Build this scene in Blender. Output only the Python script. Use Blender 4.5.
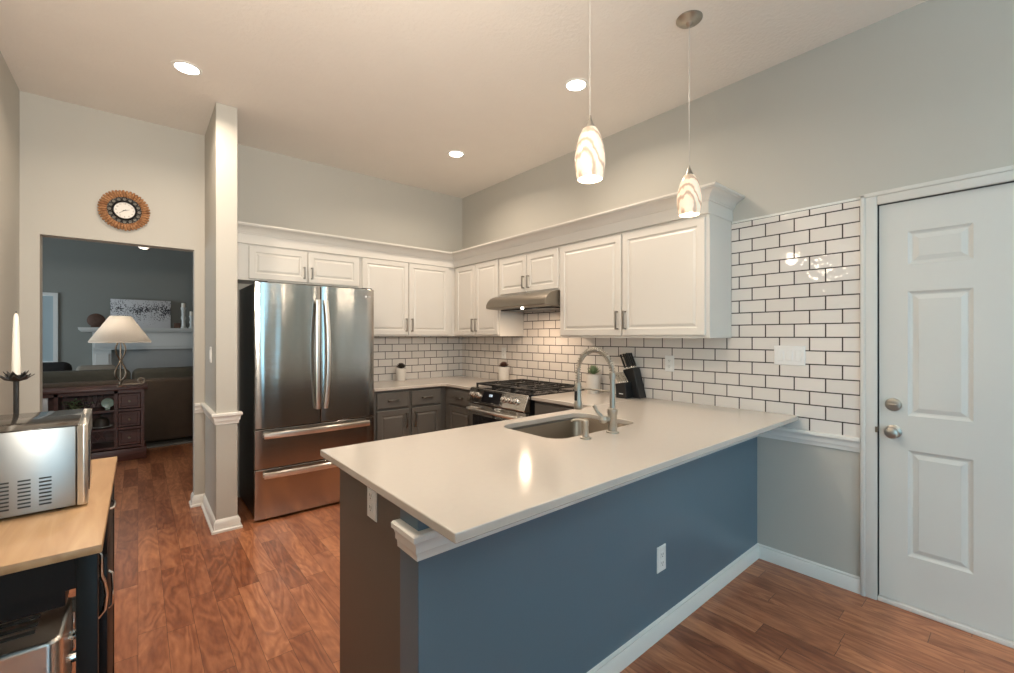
import bpy, bmesh, math, random
from mathutils import Vector, Matrix
random.seed(7)
PI = math.pi
R = math.radians
C = bpy.context.scene.collection
for o in list(bpy.data.objects):
    bpy.data.objects.remove(o)
sc = bpy.context.scene

# ---------------------------------------------------------------- camera
cam_d = bpy.data.cameras.new('camera')
cam_d.sensor_width = 36.0
cam_d.sensor_fit = 'HORIZONTAL'
cam_d.lens = 36.0 * 439.0 / 1014.0
cam_d.clip_start = 0.05
cam = bpy.data.objects.new('camera', cam_d)
C.objects.link(cam)
cam.location = (0, 0, 1.37)
cam.rotation_euler = (R(90), 0, R(-40.05))
sc.camera = cam

# ---------------------------------------------------------------- world, daylight, exposure
SKY_COL = (0.45, 0.78, 1.0)
w = bpy.data.worlds.new('world')
sc.world = w
w.use_nodes = True
wb = w.node_tree.nodes['Background']
wb.inputs[0].default_value = (*SKY_COL, 1)
wb.inputs[1].default_value = 1.8
sc.view_settings.view_transform = 'Standard'
sc.view_settings.look = 'None'
sc.view_settings.exposure = 0.0
sc.view_settings.gamma = 1.0
sc.view_settings.use_curve_mapping = False

def area(name, loc, rot, sx, sy, power, col, spread=180):
    l = bpy.data.lights.new(name, 'AREA')
    l.shape = 'RECTANGLE'
    l.size = sx
    l.size_y = sy
    l.energy = power
    l.color = col
    l.spread = R(spread)
    o = bpy.data.objects.new(name, l)
    o.location = loc
    o.rotation_euler = rot
    C.objects.link(o)
    return o

WARM = (1.0, 0.83, 0.66)
# area lamps for daylight: added windows behind the camera, then the living room windows
area('daylight_fill', (1.00, -3.16, 1.32), (R(90), 0, 0), 0.70, 2.5, 24, (0.36, 0.75, 1.0))
area('daylight_fill', (-0.78, -1.70, 1.30), (R(90), 0, R(-90)), 2.3, 2.0, 27, SKY_COL)
area('daylight_fill', (-1.75, 9.62, 1.5), (R(90), 0, PI), 1.5, 1.2, 18, SKY_COL)
area('daylight_fill', (-3.62, 7.3, 1.6), (R(90), 0, R(-90)), 2.2, 1.5, 75, (0.92, 0.97, 1.0))  # stands at the unseen side window added to brighten the living room
# added fill spot by the camera, aimed up and bounced off the kitchen ceiling
fl = bpy.data.lights.new('bounce_fill', 'SPOT')
fl.energy = 295
fl.color = (1.0, 0.91, 0.80)
fl.spot_size = R(125)
fl.spot_blend = 1.0
fl.shadow_soft_size = 0.12
flo = bpy.data.objects.new('bounce_fill', fl)
flo.location = (0.05, 0.0, 1.75)
C.objects.link(flo)
import mathutils
flo.rotation_euler = (mathutils.Vector((0.1, 2.1, 3.01)) - flo.location).to_track_quat('-Z', 'Y').to_euler()

# a second, cooler added fill lamp bounced off the ceiling over the dining side
area('bounce_fill', (1.5, -1.6, 2.2), (PI, 0, 0), 0.5, 0.5, 54, (0.78, 0.93, 1.0), 160)

CEIL = 3.01
DOWNLIGHT_POWER = 10.5
PENDANT_POWER = 3.0

# ---------------------------------------------------------------- materials
MATS = {}
def nt(name):
    m = bpy.data.materials.new(name)
    m.use_nodes = True
    t = m.node_tree
    b = t.nodes['Principled BSDF']
    MATS[name] = m
    return m, t, b

def N(t, kind, **kw):
    n = t.nodes.new(kind)
    for k, v in kw.items():
        if k.startswith('i_'):
            key = k[2:]
            n.inputs[int(key) if key.isdigit() else key].default_value = v
        else:
            setattr(n, k, v)
    return n

def mat(name, col, rough=0.5, metal=0.0, var=0.06, scale=8.0, bump=0.0, bscale=60.0, coat=0.0, stretch=(1, 1, 1), spec=None):
    """plain paint / metal / plastic with slight procedural tone variation and optional surface texture"""
    m, t, b = nt(name)
    L = t.links.new
    tc = N(t, 'ShaderNodeTexCoord')
    mp = N(t, 'ShaderNodeMapping')
    mp.inputs['Scale'].default_value = stretch
    L(tc.outputs['Object'], mp.inputs[0])
    no = N(t, 'ShaderNodeTexNoise')
    no.inputs['Scale'].default_value = scale
    no.inputs['Detail'].default_value = 3
    L(mp.outputs[0], no.inputs['Vector'])
    mx = N(t, 'ShaderNodeMix', data_type='RGBA')
    mx.inputs[6].default_value = (*[max(0, c * (1 - var)) for c in col], 1)
    mx.inputs[7].default_value = (*[min(1, c * (1 + var)) for c in col], 1)
    L(no.outputs[0], mx.inputs[0])
    L(mx.outputs[2], b.inputs['Base Color'])
    b.inputs['Roughness'].default_value = rough
    b.inputs['Metallic'].default_value = metal
    if coat:
        b.inputs['Coat Weight'].default_value = coat
        b.inputs['Coat Roughness'].default_value = 0.08
    if spec is not None:
        b.inputs['Specular IOR Level'].default_value = spec
    if bump:
        n2 = N(t, 'ShaderNodeTexNoise')
        n2.inputs['Scale'].default_value = bscale
        n2.inputs['Detail'].default_value = 4
        L(mp.outputs[0], n2.inputs['Vector'])
        bp = N(t, 'ShaderNodeBump')
        bp.inputs['Strength'].default_value = bump
        bp.inputs['Distance'].default_value = 0.01
        L(n2.outputs[0], bp.inputs['Height'])
        L(bp.outputs[0], b.inputs['Normal'])
    return m

mat('wall_paint', (0.52, 0.50, 0.45), 0.62, var=0.015, scale=3, bump=0.05, bscale=180)
mat('living_paint', (0.23, 0.24, 0.225), 0.7, var=0.02, scale=3)
mat('ceiling_paint', (0.82, 0.77, 0.71), 0.85, var=0.02, scale=5, bump=0.35, bscale=45)
mat('trim_white', (0.80, 0.79, 0.75), 0.35, var=0.01)
mat('door_white', (0.66, 0.655, 0.62), 0.42, var=0.01)
mat('cab_white', (0.70, 0.67, 0.62), 0.38, var=0.01)
mat('cab_dark', (0.122, 0.114, 0.102), 0.36, var=0.04)
mat('knee_paint', (0.112, 0.180, 0.235), 0.30, var=0.03, scale=4, bump=0.03, bscale=150)
mat('quartz', (0.56, 0.51, 0.455), 0.13, var=0.02, scale=40)
mat('black_plastic', (0.012, 0.012, 0.013), 0.35)
mat('black_gloss', (0.01, 0.01, 0.012), 0.08)
mat('black_iron', (0.018, 0.017, 0.016), 0.5, bump=0.3, bscale=90)
mat('cart_black', (0.007, 0.0075, 0.008), 0.45, spec=0.3)
mat('nickel', (0.46, 0.43, 0.38), 0.36, metal=1.0, var=0.03)
mat('pull_metal', (0.34, 0.32, 0.29), 0.30, metal=1.0, var=0.03)
mat('chrome', (0.8, 0.79, 0.77), 0.12, metal=1.0, var=0.02)
mat('fridge_side', (0.028, 0.027, 0.026), 0.28, var=0.05)
mat('white_plastic', (0.82, 0.82, 0.80), 0.3, var=0.01)
mat('cord_grey', (0.62, 0.58, 0.53), 0.35)
mat('slot_dark', (0.05, 0.05, 0.05), 0.6)
mat('pot_white', (0.80, 0.76, 0.70), 0.45, var=0.03, scale=20)
mat('soil', (0.05, 0.035, 0.025), 0.95, var=0.4, scale=60, bump=0.5)
mat('leaf_green', (0.25, 0.33, 0.17), 0.5, var=0.35, scale=30)
mat('leaf_dark', (0.055, 0.045, 0.035), 0.5, var=0.4, scale=30)
mat('leaf_red', (0.13, 0.065, 0.05), 0.5, var=0.4, scale=30)
mat('candle_wax', (0.86, 0.80, 0.70), 0.4, var=0.02)
mat('bronze', (0.22, 0.17, 0.125), 0.42, metal=0.8, var=0.2, scale=30)
mat('sofa_brown', (0.075, 0.052, 0.035), 0.9, var=0.15, scale=12, bump=0.2, bscale=150)
mat('sofa_cushion', (0.065, 0.060, 0.045), 0.95, var=0.15, scale=12, bump=0.2, bscale=150)
mat('sofa_dark', (0.018, 0.016, 0.017), 0.9, var=0.15, scale=12)
mat('pillow_tan', (0.24, 0.22, 0.19), 0.9, var=0.1)
mat('mantel_white', (0.66, 0.67, 0.66), 0.4, var=0.01)
mat('fire_tile', (0.33, 0.34, 0.34), 0.4, var=0.05)
mat('carved_wood', (0.09, 0.045, 0.030), 0.6, var=0.4, scale=25, bump=0.3)
mat('hood_steel', (0.27, 0.24, 0.20), 0.36, metal=0.9, var=0.03)
mat('oven_top', (0.055, 0.045, 0.036), 0.10, metal=0.2, var=0.05)
mat('plate_green', (0.35, 0.48, 0.40), 0.3, var=0.15, scale=40)
mat('plate_white', (0.7, 0.72, 0.7), 0.3)
mat('logo_grey', (0.72, 0.72, 0.72), 0.3)
mat('sky_blind', (0.36, 0.45, 0.49), 0.6, var=0.03)
mat('threshold', (0.74, 0.70, 0.66), 0.4, var=0.05)

def M_node(t, op, a, b=None, c=None):
    n = t.nodes.new('ShaderNodeMath')
    n.operation = op
    for i, v in enumerate((a, b, c)):
        if v is None:
            continue
        if isinstance(v, (int, float)):
            n.inputs[i].default_value = v
        else:
            t.links.new(v, n.inputs[i])
    return n.outputs[0]

def stainless(name, col, rough, axis='x', bumpk=0.02):
    m, t, b = nt(name)
    L = t.links.new
    tc = N(t, 'ShaderNodeTexCoord')
    mp = N(t, 'ShaderNodeMapping')
    mp.inputs['Scale'].default_value = (0.6, 0.6, 260) if axis == 'x' else (260, 0.6, 0.6)
    L(tc.outputs['Object'], mp.inputs[0])
    no = N(t, 'ShaderNodeTexNoise')
    no.inputs['Scale'].default_value = 3.0
    no.inputs['Detail'].default_value = 2
    L(mp.outputs[0], no.inputs['Vector'])
    b.inputs['Base Color'].default_value = (*col, 1)
    b.inputs['Metallic'].default_value = 1
    b.inputs['Roughness'].default_value = rough
    # brushed grain runs sideways, so reflections smear up and down
    tg = N(t, 'ShaderNodeTangent', direction_type='RADIAL', axis='Z')
    L(tg.outputs[0], b.inputs['Tangent'])
    b.inputs['Anisotropic'].default_value = 0.85
    b.inputs['Anisotropic Rotation'].default_value = 0.25
    mp2 = N(t, 'ShaderNodeMapping')
    mp2.inputs['Scale'].default_value = (5, 5, 0.5)
    L(tc.outputs['Object'], mp2.inputs[0])
    n2 = N(t, 'ShaderNodeTexNoise')
    n2.inputs['Scale'].default_value = 1.2
    n2.inputs['Detail'].default_value = 1
    L(mp2.outputs[0], n2.inputs['Vector'])
    h = M_node(t, 'ADD', n2.outputs[0], M_node(t, 'MULTIPLY', no.outputs[0], 0.02))
    bp = N(t, 'ShaderNodeBump')
    bp.inputs['Strength'].default_value = min(1.0, bumpk * 10)
    bp.inputs['Distance'].default_value = 0.02
    L(h, bp.inputs['Height'])
    L(bp.outputs[0], b.inputs['Normal'])
    return m
stainless('steel', (0.52, 0.495, 0.465), 0.145, bumpk=0.035)
stainless('steel_bright', (0.82, 0.79, 0.74), 0.28, bumpk=0.005)
stainless('steel_oven', (0.38, 0.38, 0.37), 0.36, bumpk=0.01)
stainless('sink_steel', (0.32, 0.27, 0.215), 0.36, bumpk=0.01)

def wood_floor():
    m, t, b = nt('wood_floor')
    L = t.links.new
    geo = N(t, 'ShaderNodeNewGeometry')
    sp = N(t, 'ShaderNodeSeparateXYZ')
    L(geo.outputs['Position'], sp.inputs[0])
    PW, PL = 0.104, 0.70
    row = M_node(t, 'FLOOR', M_node(t, 'DIVIDE', sp.outputs[0], PW))
    fx = M_node(t, 'FRACT', M_node(t, 'DIVIDE', sp.outputs[0], PW))
    wn = N(t, 'ShaderNodeTexWhiteNoise', noise_dimensions='1D')
    L(row, wn.inputs['W'])
    u = M_node(t, 'ADD', M_node(t, 'DIVIDE', sp.outputs[1], PL), M_node(t, 'MULTIPLY', wn.outputs[0], 9.0))
    cell = M_node(t, 'FLOOR', u)
    fy = M_node(t, 'FRACT', u)
    cv = N(t, 'ShaderNodeCombineXYZ')
    L(row, cv.inputs[0]); L(cell, cv.inputs[1])
    w2 = N(t, 'ShaderNodeTexWhiteNoise', noise_dimensions='2D')
    L(cv.outputs[0], w2.inputs['Vector'])
    # grain space, shifted per plank
    gv = N(t, 'ShaderNodeCombineXYZ')
    L(M_node(t, 'MULTIPLY', sp.outputs[0], 6.0), gv.inputs[0])
    L(M_node(t, 'MULTIPLY', sp.outputs[1], 1.15), gv.inputs[1])
    L(M_node(t, 'MULTIPLY', w2.outputs[0], 40.0), gv.inputs[2])
    n1 = N(t, 'ShaderNodeTexNoise')
    n1.inputs['Scale'].default_value = 1.3
    n1.inputs['Detail'].default_value = 3
    n1.inputs['Distortion'].default_value = 0.8
    L(gv.outputs[0], n1.inputs['Vector'])
    rings = M_node(t, 'FRACT', M_node(t, 'MULTIPLY', n1.outputs[0], 7.0))
    rings = M_node(t, 'ABSOLUTE', M_node(t, 'SUBTRACT', rings, 0.5))
    n2 = N(t, 'ShaderNodeTexNoise')
    n2.inputs['Scale'].default_value = 9
    n2.inputs['Detail'].default_value = 5
    L(gv.outputs[0], n2.inputs['Vector'])
    v = M_node(t, 'ADD', M_node(t, 'MULTIPLY', rings, 0.42), M_node(t, 'MULTIPLY', n2.outputs[0], 0.42))
    v = M_node(t, 'ADD', v, M_node(t, 'MULTIPLY', M_node(t, 'SUBTRACT', w2.outputs[0], 0.5), 0.28))
    v = M_node(t, 'ADD', v, 0.22)
    cr = N(t, 'ShaderNodeValToRGB')
    e = cr.color_ramp.elements
    e[0].position = 0.12; e[0].color = (0.10, 0.034, 0.015, 1)
    e[1].position = 0.85; e[1].color = (0.60, 0.26, 0.125, 1)
    e.new(0.40).color = (0.26, 0.087, 0.040, 1)
    e.new(0.62).color = (0.41, 0.160, 0.075, 1)
    L(v, cr.inputs[0])
    # joints
    ex = M_node(t, 'LESS_THAN', M_node(t, 'MINIMUM', fx, M_node(t, 'SUBTRACT', 1.0, fx)), 0.010)
    ey = M_node(t, 'LESS_THAN', M_node(t, 'MINIMUM', fy, M_node(t, 'SUBTRACT', 1.0, fy)), 0.0022)
    j = M_node(t, 'MAXIMUM', ex, ey)
    mx = N(t, 'ShaderNodeMix', data_type='RGBA')
    L(M_node(t, 'MULTIPLY', j, 0.65), mx.inputs[0])
    L(cr.outputs[0], mx.inputs[6])
    mx.inputs[7].default_value = (0.05, 0.02, 0.012, 1)
    L(mx.outputs[2], b.inputs['Base Color'])
    b.inputs['Roughness'].default_value = 0.30
    bp = N(t, 'ShaderNodeBump')
    bp.inputs['Strength'].default_value = 0.25
    bp.inputs['Distance'].default_value = 0.002
    L(M_node(t, 'SUBTRACT', M_node(t, 'MULTIPLY', n2.outputs[0], 0.4), j), bp.inputs['Height'])
    L(bp.outputs[0], b.inputs['Normal'])
wood_floor()

def wood(name, dark, light, rough=0.4, scale=2.0, stretch=(12, 1.2, 12)):
    m, t, b = nt(name)
    L = t.links.new
    tc = N(t, 'ShaderNodeTexCoord')
    mp = N(t, 'ShaderNodeMapping')
    mp.inputs['Scale'].default_value = stretch
    L(tc.outputs['Object'], mp.inputs[0])
    no = N(t, 'ShaderNodeTexNoise')
    no.inputs['Scale'].default_value = scale
    no.inputs['Detail'].default_value = 5
    no.inputs['Distortion'].default_value = 0.8
    L(mp.outputs[0], no.inputs['Vector'])
    cr = N(t, 'ShaderNodeValToRGB')
    cr.color_ramp.elements[0].position = 0.3
    cr.color_ramp.elements[0].color = (*dark, 1)
    cr.color_ramp.elements[1].position = 0.7
    cr.color_ramp.elements[1].color = (*light, 1)
    L(no.outputs[0], cr.inputs[0])
    L(cr.outputs[0], b.inputs['Base Color'])
    b.inputs['Roughness'].default_value = rough
wood('butcher_block', (0.42, 0.24, 0.115), (0.55, 0.35, 0.185), 0.4)
wood('mahogany', (0.060, 0.020, 0.014), (0.14, 0.048, 0.034), 0.35, stretch=(1.5, 6, 12))
wood('wicker', (0.24, 0.10, 0.04), (0.50, 0.26, 0.12), 0.8, scale=30, stretch=(1, 1, 1))

def tile(name, u_axis):
    """white subway tile, running bond, dark grout"""
    m, t, b = nt(name)
    L = t.links.new
    geo = N(t, 'ShaderNodeNewGeometry')
    sp = N(t, 'ShaderNodeSeparateXYZ')
    L(geo.outputs['Position'], sp.inputs[0])
    if u_axis == 'y':
        u = M_node(t, 'ADD', sp.outputs[1], 40 * 0.1535 - 1.039)
    else:
        u = M_node(t, 'ADD', sp.outputs[0], 40 * 0.1535 - 2.053)
    v = M_node(t, 'ADD', sp.outputs[2], 40 * 0.0772 - 2.060)
    cv = N(t, 'ShaderNodeCombineXYZ')
    L(u, cv.inputs[0]); L(v, cv.inputs[1])
    br = N(t, 'ShaderNodeTexBrick')
    br.inputs['Scale'].default_value = 1.0
    br.inputs['Brick Width'].default_value = 0.1535
    br.inputs['Row Height'].default_value = 0.0772
    br.inputs['Mortar Size'].default_value = 0.0036
    br.inputs['Mortar Smooth'].default_value = 0.15
    br.inputs['Color1'].default_value = (0.79, 0.74, 0.69, 1)
    br.inputs['Color2'].default_value = (0.74, 0.69, 0.64, 1)
    br.inputs['Mortar'].default_value = (0.045, 0.033, 0.026, 1)
    L(cv.outputs[0], br.inputs['Vector'])
    L(br.outputs['Color'], b.inputs['Base Color'])
    rr = M_node(t, 'ADD', 0.10, M_node(t, 'MULTIPLY', br.outputs['Fac'], 0.6))
    L(rr, b.inputs['Roughness'])
    no = N(t, 'ShaderNodeTexNoise')
    no.inputs['Scale'].default_value = 24
    no.inputs['Detail'].default_value = 1
    L(cv.outputs[0], no.inputs['Vector'])
    h = M_node(t, 'ADD', M_node(t, 'MULTIPLY', no.outputs[0], 2.0), M_node(t, 'MULTIPLY', br.outputs['Fac'], -1.0))
    bp = N(t, 'ShaderNodeBump')
    bp.inputs['Strength'].default_value = 0.5
    bp.inputs['Distance'].default_value = 0.002
    L(h, bp.inputs['Height'])
    L(bp.outputs[0], b.inputs['Normal'])
tile('tile_right', 'y')
tile('tile_back', 'x')

def emis(name, col, strength):
    m, t, b = nt(name)
    no = N(t, 'ShaderNodeTexNoise')
    no.inputs['Scale'].default_value = 5
    mx = N(t, 'ShaderNodeMix', data_type='RGBA')
    mx.inputs[6].default_value = (*col, 1)
    mx.inputs[7].default_value = (*[c * 0.97 for c in col], 1)
    t.links.new(no.outputs[0], mx.inputs[0])
    b.inputs['Base Color'].default_value = (0.8, 0.8, 0.8, 1)
    t.links.new(mx.outputs[2], b.inputs['Emission Color'])
    b.inputs['Emission Strength'].default_value = strength
emis('lamp_disc', (1.0, 0.93, 0.82), 14.0)
emis('bulb', (1.0, 0.90, 0.74), 9.0)
emis('stove_display', (0.7, 0.85, 1.0), 1.5)

def swirl_glass():
    m, t, b = nt('swirl_glass')
    L = t.links.new
    tc = N(t, 'ShaderNodeTexCoord')
    mp = N(t, 'ShaderNodeMapping')
    mp.inputs['Rotation'].default_value = (0.5, 0.6, 0.3)
    mp.inputs['Scale'].default_value = (1.6, 1.6, 0.8)
    L(tc.outputs['Object'], mp.inputs[0])
    wv = N(t, 'ShaderNodeTexWave')
    wv.inputs['Scale'].default_value = 6.0
    wv.inputs['Distortion'].default_value = 10.0
    wv.inputs['Detail'].default_value = 3.0
    wv.inputs['Detail Scale'].default_value = 1.3
    L(mp.outputs[0], wv.inputs['Vector'])
    cr = N(t, 'ShaderNodeValToRGB')
    cr.color_ramp.elements[0].position = 0.05
    cr.color_ramp.elements[0].color = (0.58, 0.43, 0.31, 1)
    cr.color_ramp.elements[1].position = 0.60
    cr.color_ramp.elements[1].color = (1.0, 0.84, 0.66, 1)
    L(wv.outputs[0], cr.inputs[0])
    L(cr.outputs[0], b.inputs['Base Color'])
    L(cr.outputs[0], b.inputs['Emission Color'])
    b.inputs['Emission Strength'].default_value = 0.34
    b.inputs['Roughness'].default_value = 0.15
swirl_glass()

def lampshade():
    m, t, b = nt('linen_shade')
    L = t.links.new
    tc = N(t, 'ShaderNodeTexCoord')
    no = N(t, 'ShaderNodeTexNoise')
    no.inputs['Scale'].default_value = 120
    L(tc.outputs['Object'], no.inputs['Vector'])
    cr = N(t, 'ShaderNodeValToRGB')
    cr.color_ramp.elements[0].color = (0.74, 0.69, 0.62, 1)
    cr.color_ramp.elements[1].color = (0.84, 0.79, 0.72, 1)
    L(no.outputs[0], cr.inputs[0])
    L(cr.outputs[0], b.inputs['Base Color'])
    b.inputs['Roughness'].default_value = 0.9
    tr = N(t, 'ShaderNodeBsdfTranslucent')
    L(cr.outputs[0], tr.inputs['Color'])
    ms = N(t, 'ShaderNodeMixShader')
    ms.inputs[0].default_value = 0.45
    L(b.outputs[0], ms.inputs[1]); L(tr.outputs[0], ms.inputs[2])
    L(ms.outputs[0], t.nodes['Material Output'].inputs[0])
lampshade()

def art():
    m, t, b = nt('painting')
    L = t.links.new
    tc = N(t, 'ShaderNodeTexCoord')
    sp = N(t, 'ShaderNodeSeparateXYZ')
    L(tc.outputs['Object'], sp.inputs[0])
    no = N(t, 'ShaderNodeTexVoronoi')
    no.inputs['Scale'].default_value = 55
    L(tc.outputs['Object'], no.inputs['Vector'])
    n2 = N(t, 'ShaderNodeTexNoise')
    n2.inputs['Scale'].default_value = 5
    L(tc.outputs['Object'], n2.inputs['Vector'])
    band = M_node(t, 'MULTIPLY', M_node(t, 'ABSOLUTE', M_node(t, 'SUBTRACT', sp.outputs[2], 0.29)), 1.6)
    v = M_node(t, 'ADD', no.outputs[0], M_node(t, 'ADD', band, M_node(t, 'MULTIPLY', M_node(t, 'SUBTRACT', n2.outputs[0], 0.5), 1.0)))
    cr = N(t, 'ShaderNodeValToRGB')
    cr.color_ramp.elements[0].position = 0.46
    cr.color_ramp.elements[0].color = (0.05, 0.05, 0.06, 1)
    cr.color_ramp.elements[1].position = 0.56
    cr.color_ramp.elements[1].color = (0.62, 0.62, 0.64, 1)
    L(v, cr.inputs[0])
    L(cr.outputs[0], b.inputs['Base Color'])
    b.inputs['Roughness'].default_value = 0.7
art()

def glass():
    m, t, b = nt('window_glass')
    # thin pane: mostly clear, a faint mirror reflection
    tb = N(t, 'ShaderNodeBsdfTransparent')
    tb.inputs[0].default_value = (0.96, 0.98, 0.98, 1)
    gl = N(t, 'ShaderNodeBsdfGlossy')
    gl.inputs['Roughness'].default_value = 0.02
    lw = N(t, 'ShaderNodeFresnel')
    lw.inputs[0].default_value = 1.25
    ms = N(t, 'ShaderNodeMixShader')
    t.links.new(lw.outputs[0], ms.inputs[0])
    t.links.new(tb.outputs[0], ms.inputs[1]); t.links.new(gl.outputs[0], ms.inputs[2])
    t.links.new(ms.outputs[0], t.nodes['Material Output'].inputs[0])
glass()

# ---------------------------------------------------------------- mesh helpers
def BM():
    return bmesh.new()

def box(bm, x0, x1, y0, y1, z0, z1, bev=0.0, seg=2):
    vs = [bm.verts.new((x, y, z)) for x in (x0, x1) for y in (y0, y1) for z in (z0, z1)]
    f = []
    for q in ((0, 1, 3, 2), (4, 6, 7, 5), (0, 4, 5, 1), (2, 3, 7, 6), (0, 2, 6, 4), (1, 5, 7, 3)):
        f.append(bm.faces.new([vs[i] for i in q]))
    if bev:
        es = list({e for fa in f for e in fa.edges})
        bmesh.ops.bevel(bm, geom=es, offset=bev, segments=seg, profile=0.5, affect='EDGES')
    return bm

def poly_prism(bm, pts, fn0, fn1):
    """pts: 2-D outline; fn0/fn1 map a 2-D point to the two end caps"""
    a = [bm.verts.new(fn0(p)) for p in pts]
    b = [bm.verts.new(fn1(p)) for p in pts]
    n = len(pts)
    for i in range(n):
        j = (i + 1) % n
        bm.faces.new((a[i], a[j], b[j], b[i]))
    bm.faces.new(a[::-1]); bm.faces.new(b)
    return bm

def prism_y(bm, pts, y0, y1):   # pts (x,z)
    return poly_prism(bm, pts, lambda p: (p[0], y0, p[1]), lambda p: (p[0], y1, p[1]))
def prism_z(bm, pts, z0, z1):
    return poly_prism(bm, pts, lambda p: (p[0], p[1], z0), lambda p: (p[0], p[1], z1))
def prism_x(bm, pts, x0, x1):   # pts (y,z)
    return poly_prism(bm, pts, lambda p: (x0, p[0], p[1]), lambda p: (x1, p[0], p[1]))

def tube(bm, pts, r, seg=10, cap=True):
    pts = [Vector(p) for p in pts]
    n = len(pts)
    rr = r if isinstance(r, (list, tuple)) else [r] * n
    up = None
    rings = []
    for i, p in enumerate(pts):
        t = (pts[min(i + 1, n - 1)] - pts[max(i - 1, 0)]).normalized()
        if up is None:
            up = Vector((0, 0, 1)) if abs(t.z) < 0.9 else Vector((1, 0, 0))
        up = (up - t * up.dot(t)).normalized()
        s = t.cross(up)
        rings.append([bm.verts.new(p + (up * math.cos(2 * PI * k / seg) + s * math.sin(2 * PI * k / seg)) * rr[i]) for k in range(seg)])
    for a, b in zip(rings, rings[1:]):
        for k in range(seg):
            bm.faces.new((a[k], a[(k + 1) % seg], b[(k + 1) % seg], b[k]))
    if cap:
        bm.faces.new(rings[0][::-1]); bm.faces.new(rings[-1])
    return bm

def lathe(bm, c, prof, seg=28, axis='z', cap=True, sgn=1):
    """prof: list of (radius, height); axis direction given"""
    def mapp(r, a, h):
        u, v = r * math.cos(a), r * math.sin(a)
        h *= sgn
        if axis == 'z': return (c[0] + u, c[1] + v, c[2] + h)
        if axis == 'x': return (c[0] + h, c[1] + u, c[2] + v)
        return (c[0] + u, c[1] + h, c[2] + v)
    rings = []
    for r, h in prof:
        rings.append([bm.verts.new(mapp(max(r, 1e-4), 2 * PI * k / seg, h)) for k in range(seg)])
    for a, b in zip(rings, rings[1:]):
        for k in range(seg):
            bm.faces.new((a[k], a[(k + 1) % seg], b[(k + 1) % seg], b[k]))
    if cap:
        bm.faces.new(rings[0][::-1]); bm.faces.new(rings[-1])
    return bm

def molding(bm, path, prof):
    """sweep a profile [(outward, z)] along a plan path; outward = right-hand side of travel, mitred corners"""
    path = [Vector((p[0], p[1])) for p in path]
    n = len(path)
    offs = []
    for i in range(n):
        def nrm(a, b):
            d = (b - a).normalized()
            return Vector((d.y, -d.x))
        if i == 0: m = nrm(path[0], path[1])
        elif i == n - 1: m = nrm(path[-2], path[-1])
        else:
            a, b = nrm(path[i - 1], path[i]), nrm(path[i], path[i + 1])
            m = (a + b) / (1 + a.dot(b))
        offs.append(m)
    rings = [[bm.verts.new((p.x + m.x * o, p.y + m.y * o, z)) for o, z in prof] for p, m in zip(path, offs)]
    k = len(prof)
    for a, b in zip(rings, rings[1:]):
        for i in range(k):
            j = (i + 1) % k
            bm.faces.new((a[i], a[j], b[j], b[i]))
    bm.faces.new(rings[0][::-1]); bm.faces.new(rings[-1])
    return bm

def panel_rings(bm, mapf, u0, u1, v0, v1, rings, back):
    """stepped rectangular face: rings = [(inset, height)], mapf(u, v, h) -> 3-D; closed at the back"""
    prev = None
    for ins, h in [(0, back)] + rings:
        q = [bm.verts.new(mapf(u, v, h)) for u, v in ((u0 + ins, v0 + ins), (u1 - ins, v0 + ins), (u1 - ins, v1 - ins), (u0 + ins, v1 - ins))]
        if prev:
            for i in range(4):
                bm.faces.new((prev[i], prev[(i + 1) % 4], q[(i + 1) % 4], q[i]))
        else:
            bm.faces.new(q[::-1])
        prev = q
    bm.faces.new(prev)
    return bm

def smoothable(bm, ang=35):
    for f in bm.faces:
        f.smooth = True
    for e in bm.edges:
        if len(e.link_faces) == 2 and e.calc_face_angle(0) > R(ang):
            e.smooth = False

def obj(name, bm, m, parent=None, smooth=True, bevel=0.0, bseg=2):
    bmesh.ops.recalc_face_normals(bm, faces=bm.faces)
    if smooth: smoothable(bm)
    if parent is not None:
        mw = Matrix.Identity(4); p = parent; chain = []
        while p: chain.append(p); p = p.parent
        for p in reversed(chain): mw = mw @ p.matrix_basis
        bm.transform(mw.inverted())
        loc = None
    else:
        xs = [v.co.x for v in bm.verts]; ys = [v.co.y for v in bm.verts]; zs = [v.co.z for v in bm.verts]
        loc = Vector(((min(xs) + max(xs)) / 2, (min(ys) + max(ys)) / 2, min(zs)))
        bm.transform(Matrix.Translation(-loc))
    me = bpy.data.meshes.new(name)
    bm.to_mesh(me); bm.free()
    me.materials.append(MATS[m])
    o = bpy.data.objects.new(name, me)
    if loc is not None: o.location = loc
    C.objects.link(o)
    if parent is not None: o.parent = parent
    if bevel:
        md = o.modifiers.new('bevel', 'BEVEL')
        md.width = bevel; md.segments = bseg; md.limit_method = 'ANGLE'; md.angle_limit = R(40)
        md.harden_normals = False
    return o

def tag(o, label, cat, group=None):
    o['label'] = label; o['category'] = cat
    if group: o['group'] = group
    return o

def thing(name, label, cat, loc, group=None):
    o = bpy.data.objects.new(name, None)
    o.empty_display_size = 0.05
    o.location = loc
    C.objects.link(o)
    return tag(o, label, cat, group)

def struct(name, bm, m, parent=None, **kw):
    o = obj(name, bm, m, parent, **kw)
    if parent is None: o['kind'] = 'structure'
    return o

def dup(root, loc, label=None, group=None, rotz=None):
    r = root.copy(); C.objects.link(r); r.location = loc
    if rotz is not None: r.rotation_euler = (0, 0, rotz)
    if label: r['label'] = label
    if group: r['group'] = group
    for ch in list(root.children):
        c = ch.copy(); C.objects.link(c); c.parent = r
        for g in list(ch.children):
            d = g.copy(); C.objects.link(d); d.parent = c
    return r

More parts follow.
